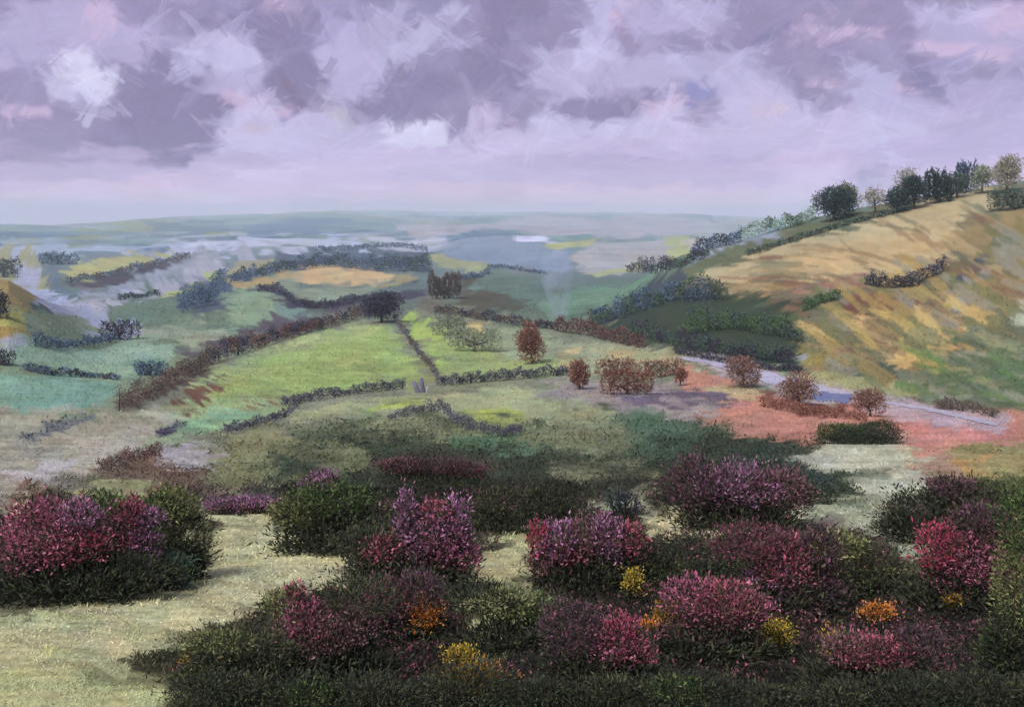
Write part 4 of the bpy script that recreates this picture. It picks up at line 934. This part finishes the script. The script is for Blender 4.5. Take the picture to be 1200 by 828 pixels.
# ------------------------------------------------------------------ smoke drifting in the valley
def smoke():
    B = hit(655, 372); s = B[1] / F
    prof = [(0, 12, 0), (12, 14, 0), (28, 16, 0), (42, 20, -2), (56, 24, -4), (68, 22, -8), (76, 10, -12)]
    pts = [B + [x * s, 0, z * s] for z, r, x in prof]
    V, Fq = tube(pts, [r * s for z, r, x in prof], 20)
    n0 = len(V); V = np.vstack([V, pts[0], pts[-1]])
    me = bpy.data.meshes.new('smoke')
    V = V - B; V += (rng.random(V.shape) - .5) * 3 * s
    faces = [list(map(int, f)) for f in Fq] + [[n0, (q + 1) % 20, q] for q in range(20)] + [[n0 + 1, n0 - 20 + q, n0 - 20 + (q + 1) % 20] for q in range(20)]
    me.from_pydata([tuple(v) for v in V], [], faces)
    m = bpy.data.materials.new('smoke'); m.use_nodes = True; nt = m.node_tree
    nt.nodes.remove(nt.nodes['Principled BSDF'])
    pv = nt.nodes.new('ShaderNodeVolumePrincipled'); pv.inputs['Color'].default_value = (.62, .70, .92, 1)
    tc = nt.nodes.new('ShaderNodeTexCoord'); mp = nt.nodes.new('ShaderNodeMapping'); mp.inputs['Scale'].default_value = (1 / (26 * s), 1 / (26 * s), 0)
    mp.inputs['Location'].default_value = (.12, 0, 0)
    ln = nt.nodes.new('ShaderNodeVectorMath'); ln.operation = 'LENGTH'; nt.links.new(tc.outputs['Object'], mp.inputs[0]); nt.links.new(mp.outputs[0], ln.inputs[0])
    f1 = nt.nodes.new('ShaderNodeMapRange'); f1.inputs[1].default_value = .0; f1.inputs[2].default_value = .85; f1.inputs[3].default_value = 1; f1.inputs[4].default_value = 0; nt.links.new(ln.outputs['Value'], f1.inputs[0])
    nn = nt.nodes.new('ShaderNodeTexNoise'); nn.inputs['Scale'].default_value = .09; nn.inputs['Detail'].default_value = 4; nt.links.new(tc.outputs['Object'], nn.inputs['Vector'])
    f2 = nt.nodes.new('ShaderNodeMapRange'); f2.inputs[1].default_value = .38; f2.inputs[2].default_value = .62; f2.inputs[3].default_value = 0; f2.inputs[4].default_value = .10; nt.links.new(nn.outputs[0], f2.inputs[0])
    mu = nt.nodes.new('ShaderNodeMath'); mu.operation = 'MULTIPLY'; nt.links.new(f1.outputs[0], mu.inputs[0]); nt.links.new(f2.outputs[0], mu.inputs[1]); nt.links.new(mu.outputs[0], pv.inputs['Density'])
    nt.links.new(pv.outputs[0], nt.nodes['Material Output'].inputs['Volume'])
    o = link('smoke', me, m, None, B); tag(o, 'blue grey smoke rising from the valley left of the dark wood', 'smoke', None, 'stuff')
smoke()

# ------------------------------------------------------------------ haze
HD = 7.2e-5
x0, x1, y0, y1, z0, z1 = -19000, 19000, -100, 20600, float(GZ.min()) - 1, 150.0
me = bpy.data.meshes.new('haze')
v = [(x, y, z) for z in (z0, z1) for y in (y0, y1) for x in (x0, x1)]
me.from_pydata(v, [], [(0, 2, 3, 1), (4, 5, 7, 6), (0, 1, 5, 4), (2, 6, 7, 3), (0, 4, 6, 2), (1, 3, 7, 5)])
m = bpy.data.materials.new('haze'); m.use_nodes = True; nt = m.node_tree
nt.nodes.remove(nt.nodes['Principled BSDF'])
pv = nt.nodes.new('ShaderNodeVolumePrincipled'); pv.inputs['Color'].default_value = (.70, .84, .98, 1); pv.inputs['Density'].default_value = HD
pv.inputs['Anisotropy'].default_value = .0
nt.links.new(pv.outputs[0], nt.nodes['Material Output'].inputs['Volume'])
tag(link('haze', me, m), 'thin blue air over the whole valley', 'haze', None, 'stuff')

# ------------------------------------------------------------------ sky: a cloud deck far beyond the land
RS = 42000.0
def sp(px, py):
    az = math.atan((px - 600) / F); el = math.atan((HZ - py) / F * math.cos(az)); return math.degrees(az), math.degrees(el)
DG = .05
azf = np.arange(-33, 33, DG); elf = np.arange(-1.6, 15.5, DG)
sky = np.zeros((len(elf), len(azf), 3), np.float32)
AZ, EL = np.meshgrid(azf, elf)
ST = np.array([[0, 0, 0], [216, 202, 222], [206, 196, 220], [186, 178, 206], [172, 166, 194], [166, 160, 190]]) [1:]
def skybase(AZ, EL):
    e = EL + (fbm(AZ / 7 + 30, EL / 2 + 30) - .5) * 3.2
    c = np.stack([np.interp(e, [0, 2.2, 4.5, 7, 12], lin(ST)[:, k]) for k in range(3)], -1)
    n = sstep(.42, .62, fbm(AZ / 6 + 80, EL / 2.6 + 80, 4)) * sstep(3, 6, EL)
    d = lin((150, 144, 172))
    return c * (1 - .6 * n[..., None]) + d * (.6 * n[..., None])
sky[:] = skybase(AZ, EL)
def S(px, py, L, W, deg, col, alpha=.85, dry=.15, bend=0.):
    a, e = sp(px, py)
    stroke(sky, (a - azf[0]) / DG, (e - elf[0]) / DG, L, W, -math.radians(-deg) if False else math.radians(deg), lin(col), alpha, dry, 1.0, bend, .10)
def auto(n, w0, w1, l0, l1, a_, jit):
    for _ in range(n):
        j = rng.random() * len(azf); i = rng.random() * len(elf); el = elf[int(i)]
        c = sky[int(i), int(j)] * (1 + (rng.random() - .5) * jit) * (1 + (rng.random(3) - .5) * [.06, .03, .05])
        fl_ = .25 if el < 4 else 1.0
        stroke(sky, j, i, l0 + (l1 - l0) * rng.random(), w0 + (w1 - w0) * rng.random(), (rng.random() - .5) * 2.6 * fl_, c, a_, .2 + .3 * rng.random(), 1., (rng.random() - .5) * .3, .17)
auto(700, 14, 40, 30, 110, .8, .16)
DK = (143, 137, 166); DK2 = (156, 149, 177); LT = (206, 204, 230); WH = (222, 222, 240); PK = (214, 194, 216); LV = (190, 184, 212)
# dark cloud mass, left (angles count upward to the right)
for a in [(40, 110, 130, 60, 10, DK2), (30, 55, 110, 40, 0, LV), (170, 120, 120, 90, 80, DK), (210, 130, 120, 100, 70, DK), (150, 150, 120, 60, 0, DK), (240, 150, 130, 70, 0, DK),
          (60, 150, 140, 60, 0, DK2), (180, 175, 150, 40, 0, DK), (70, 185, 110, 22, 5, DK2), (130, 45, 120, 50, -20, LV), (90, 20, 160, 40, 0, LV), (190, 15, 120, 30, 0, DK2), (270, 30, 120, 40, 20, DK),
          (340, 20, 100, 40, -20, DK), (330, 60, 90, 50, -50, DK), (350, 95, 90, 60, -40, DK), (430, 100, 130, 70, -10, DK), (480, 115, 140, 60, 0, DK), (560, 100, 140, 90, 40, DK),
          (600, 60, 120, 90, 60, DK), (570, 130, 150, 40, 0, DK2), (640, 30, 120, 60, 50, DK2), (690, 130, 150, 26, 0, DK), (640, 145, 120, 18, 0, DK), (600, 10, 100, 40, 0, DK), (740, 135, 80, 26, 30, DK),
          (930, 60, 130, 60, -50, DK2), (900, 40, 150, 50, -30, DK2), (980, 80, 120, 50, -30, DK2), (1080, 70, 80, 50, 70, DK), (1090, 60, 70, 30, -60, (160, 154, 184)), (1110, 110, 130, 28, 25, DK2),
          (1000, 30, 200, 50, 5, DK2), (1140, 40, 160, 60, -15, LV), (870, 100, 80, 50, 60, DK2), (800, 60, 120, 50, 20, DK2), (750, 80, 120, 30, 0, DK2), (780, 20, 160, 40, -10, LV), (410, 60, 110, 60, -40, (182, 176, 208))]:
    S(*a[:5], a[5], .88, .18, (rng.random() - .5) * .5)
# pink undertone
for a in [(120, 20, 40, 22, -30, PK), (285, 120, 60, 20, -20, PK), (310, 130, 70, 20, 0, PK), (770, 130, 60, 26, 10, PK), (720, 14, 60, 30, 70, PK), (980, 40, 120, 18, -5, PK), (1130, 60, 120, 16, -8, PK),
          (30, 130, 60, 14, 0, PK), (50, 205, 160, 24, 0, PK), (140, 215, 260, 28, 0, PK), (1190, 20, 60, 30, 0, PK), (330, 6, 60, 14, 0, PK), (1010, 100, 140, 14, -6, PK), (1060, 140, 200, 16, 5, PK)]:
    S(*a[:5], a[5], .75, .3)
# pale banks
for a in [(92, 86, 52, 40, -20, WH), (110, 98, 60, 36, 10, WH), (86, 110, 70, 20, -12, LT), (84, 72, 50, 22, 20, WH),
          (225, 68, 50, 34, 80, (196, 194, 222)), (250, 62, 70, 50, 50, LT), (280, 78, 80, 52, -50, LT), (270, 95, 90, 24, 0, (190, 186, 214)),
          (400, 78, 90, 50, -60, (196, 192, 220)), (430, 60, 70, 70, 60, (192, 188, 216)), (500, 40, 130, 24, 35, (196, 194, 220)), (440, 30, 120, 24, 40, (190, 186, 214)),
          (290, 155, 70, 60, 60, LT), (320, 170, 120, 44, -10, LT), (350, 160, 100, 50, 20, (204, 200, 226)), (420, 165, 150, 44, 0, (200, 196, 222)), (482, 160, 76, 36, 8, WH), (500, 156, 60, 30, 0, WH),
          (560, 155, 70, 40, 60, (210, 200, 224)), (590, 165, 130, 34, 0, (204, 198, 224)), (645, 145, 40, 30, 80, LT), (640, 140, 46, 22, 0, LT), (700, 152, 180, 26, 0, LT), (760, 150, 120, 30, 10, LT),
          (680, 80, 130, 40, 8, (198, 194, 220)), (740, 84, 170, 34, 4, (194, 190, 216)), (650, 92, 90, 30, -10, (192, 188, 214)), (690, 60, 50, 30, 70, LT), (830, 78, 160, 30, 0, (190, 186, 214)),
          (880, 110, 110, 60, -50, (198, 194, 222)), (905, 130, 140, 40, -10, (204, 200, 226)), (960, 160, 240, 36, 0, LT), (860, 165, 240, 36, 0, (202, 196, 222)), (1050, 130, 110, 50, -30, (196, 192, 222)),
          (1020, 100, 60, 50, 60, (192, 190, 220)), (1140, 150, 200, 40, 8, (196, 190, 218)), (1150, 110, 120, 40, -10, (188, 182, 212)), (1030, 160, 120, 40, -20, LT),
          (1120, 18, 80, 20, -10, (196, 192, 220)), (820, 12, 90, 24, -10, (196, 192, 220)), (700, 12, 46, 34, 70, (196, 194, 222))]:
    S(a[0], a[1], a[2], a[3], a[4], a[5], .86, .14, (rng.random() - .5) * .6)
# the low bright band
for a in [(300, 195, 500, 34, 0, (200, 190, 218)), (200, 225, 480, 30, 0, (206, 192, 218)), (300, 238, 700, 20, 0, (214, 202, 222)), (500, 205, 420, 46, 0, (200, 192, 218)), (620, 230, 420, 34, 0, (204, 190, 214)), (760, 200, 320, 60, 0, (196, 186, 216)),
          (900, 215, 260, 60, 30, (204, 192, 220)), (1000, 195, 300, 40, 8, (202, 190, 220)), (1120, 175, 240, 30, 8, (192, 184, 216)), (940, 205, 50, 60, 80, (218, 206, 232)), (1020, 215, 60, 40, 80, (160, 160, 190)),
          (60, 205, 200, 20, 0, (184, 178, 206)), (100, 245, 300, 22, 0, (206, 192, 216)), (700, 190, 240, 20, 0, (190, 184, 210)), (860, 235, 200, 24, 0, (210, 194, 218)), (450, 240, 300, 16, 0, (196, 184, 206))]:
    S(*a[:5], a[5], .62, .12)
for a in [(30, 240, 40, 16, 40, (196, 176, 196)), (88, 236, 30, 10, 60, (198, 180, 200)), (192, 230, 20, 12, 40, (190, 174, 196)), (385, 130, 26, 12, -60, (196, 188, 190)), (395, 130, 60, 14, -60, (202, 200, 214)), (300, 150, 40, 14, 0, (200, 190, 204)),
          (385, 172, 30, 14, -30, (200, 188, 200)), (340, 108, 60, 14, -50, (134, 122, 148)), (200, 186, 60, 20, 0, (126, 124, 156)), (822, 108, 26, 40, 80, (150, 152, 196)), (900, 130, 50, 14, 5, (214, 198, 212)), (250, 28, 60, 20, 0, DK),
          (1090, 96, 60, 14, -50, (140, 136, 170)), (905, 38, 60, 10, 30, (134, 132, 168)), (735, 45, 50, 20, -60, (160, 150, 178))]:
    S(*a[:5], a[5], .8, .2)
for a in [(200, 222, 420, 22, 0, (222, 206, 226)), (560, 226, 360, 26, 0, (222, 204, 222)), (820, 232, 300, 26, 0, (226, 208, 226)), (350, 205, 240, 26, 0, (216, 204, 228)), (150, 232, 300, 18, 0, (220, 206, 226)), (940, 222, 120, 34, 30, (226, 214, 236)), (700, 170, 260, 22, 0, (214, 206, 232)), (480, 185, 260, 22, 0, (212, 204, 230))]:
    S(*a[:5], a[5], .6, .2)
for _ in range(1):
    for ax, rr_ in ((1, 2), (0, 2)):
        sky = sum(np.roll(sky, q, ax) for q in range(-rr_, rr_ + 1)) / (2 * rr_ + 1)
auto(1500, 5, 16, 26, 90, .5, .13)
auto(900, 2, 5, 14, 50, .5, .18)
# carried on, coarser, to the sides and overhead
azs = np.concatenate([np.arange(-85, -33, 1.0), azf[::1], np.arange(33.0, 86, 1.0)])
els = np.concatenate([elf, np.arange(15.5, 50, 1.0)])
A_, E_ = np.meshgrid(azs, els)
full = skybase(A_, E_).astype(np.float32)
j0 = 52; full[:len(elf), j0:j0 + len(azf)] = sky
wgt = np.clip(np.minimum.reduce([(A_ + 33) / 3, (33 - A_) / 3, (15.5 - E_) / 1.5]), 0, 1)[..., None]
full = skybase(A_, E_) * (1 - wgt) + full * wgt
ar, er = np.radians(A_), np.radians(E_)
V = np.stack([np.sin(ar) * np.cos(er), np.cos(ar) * np.cos(er), np.sin(er)], -1) * RS
me = raw_mesh('sky', V.reshape(-1, 3), grid_faces(len(els), len(azs)), np.clip(full * np.array([.965, .93, 1.05]), .01, 1).reshape(-1, 3), True)
m = bpy.data.materials.new('cloud_deck'); m.use_nodes = True; nt = m.node_tree
nt.nodes.remove(nt.nodes['Principled BSDF'])
em = nt.nodes.new('ShaderNodeEmission'); em.inputs['Strength'].default_value = 1.0 / 2 ** EXPO
at = nt.nodes.new('ShaderNodeAttribute'); at.attribute_name = 'cover'
nt.links.new(at.outputs['Color'], em.inputs[0]); nt.links.new(em.outputs[0], nt.nodes['Material Output'].inputs[0])
tag(link('sky', me, m), kind='structure')

# ------------------------------------------------------------------ light
SUN_EL, SUN_AZ = 52.0, 215.0      # compass-like: measured from +Y towards +X; the sun stands behind and left of the viewpoint
w = bpy.data.worlds.new("World"); sc.world = w; w.use_nodes = True; nt = w.node_tree
bg = nt.nodes['Background']; st = nt.nodes.new('ShaderNodeTexSky'); st.sky_type = 'NISHITA'; st.sun_disc = False
st.sun_elevation = math.radians(SUN_EL); st.sun_rotation = math.radians(SUN_AZ); st.air_density = 1.0; st.dust_density = 4.0; st.ozone_density = 1.0
nt.links.new(st.outputs[0], bg.inputs[0]); bg.inputs[1].default_value = .10
ld = bpy.data.lights.new('sun', 'SUN'); ld.energy = 1.7; ld.angle = math.radians(10); ld.color = (1, .97, .93)
lo = bpy.data.objects.new('sun', ld); COL.objects.link(lo)
a = math.radians(SUN_AZ); e = math.radians(SUN_EL)
from mathutils import Vector
d = Vector((math.sin(a) * math.cos(e), math.cos(a) * math.cos(e), math.sin(e)))
lo.rotation_euler = d.to_track_quat('Z', 'Y').to_euler()

# ------------------------------------------------------------------ camera
cd = bpy.data.cameras.new('camera'); cam = bpy.data.objects.new('camera', cd); COL.objects.link(cam)
cd.sensor_width = 36; cd.lens = 36 * F / 1200; cd.clip_start = .1; cd.clip_end = 90000
cd.shift_y = -(414 - HZ) / 1200
cam.rotation_euler = (math.radians(90), 0, 0)
sc.camera = cam
sc.view_settings.view_transform = 'Standard'; sc.view_settings.look = 'None'; sc.view_settings.gamma = 1; sc.view_settings.exposure = EXPO
sc.view_settings.use_curve_mapping = False
sc.cycles.max_bounces = 5; sc.cycles.diffuse_bounces = 2; sc.cycles.volume_bounces = 0; sc.cycles.transparent_max_bounces = 8
sc.cycles.use_denoising = True
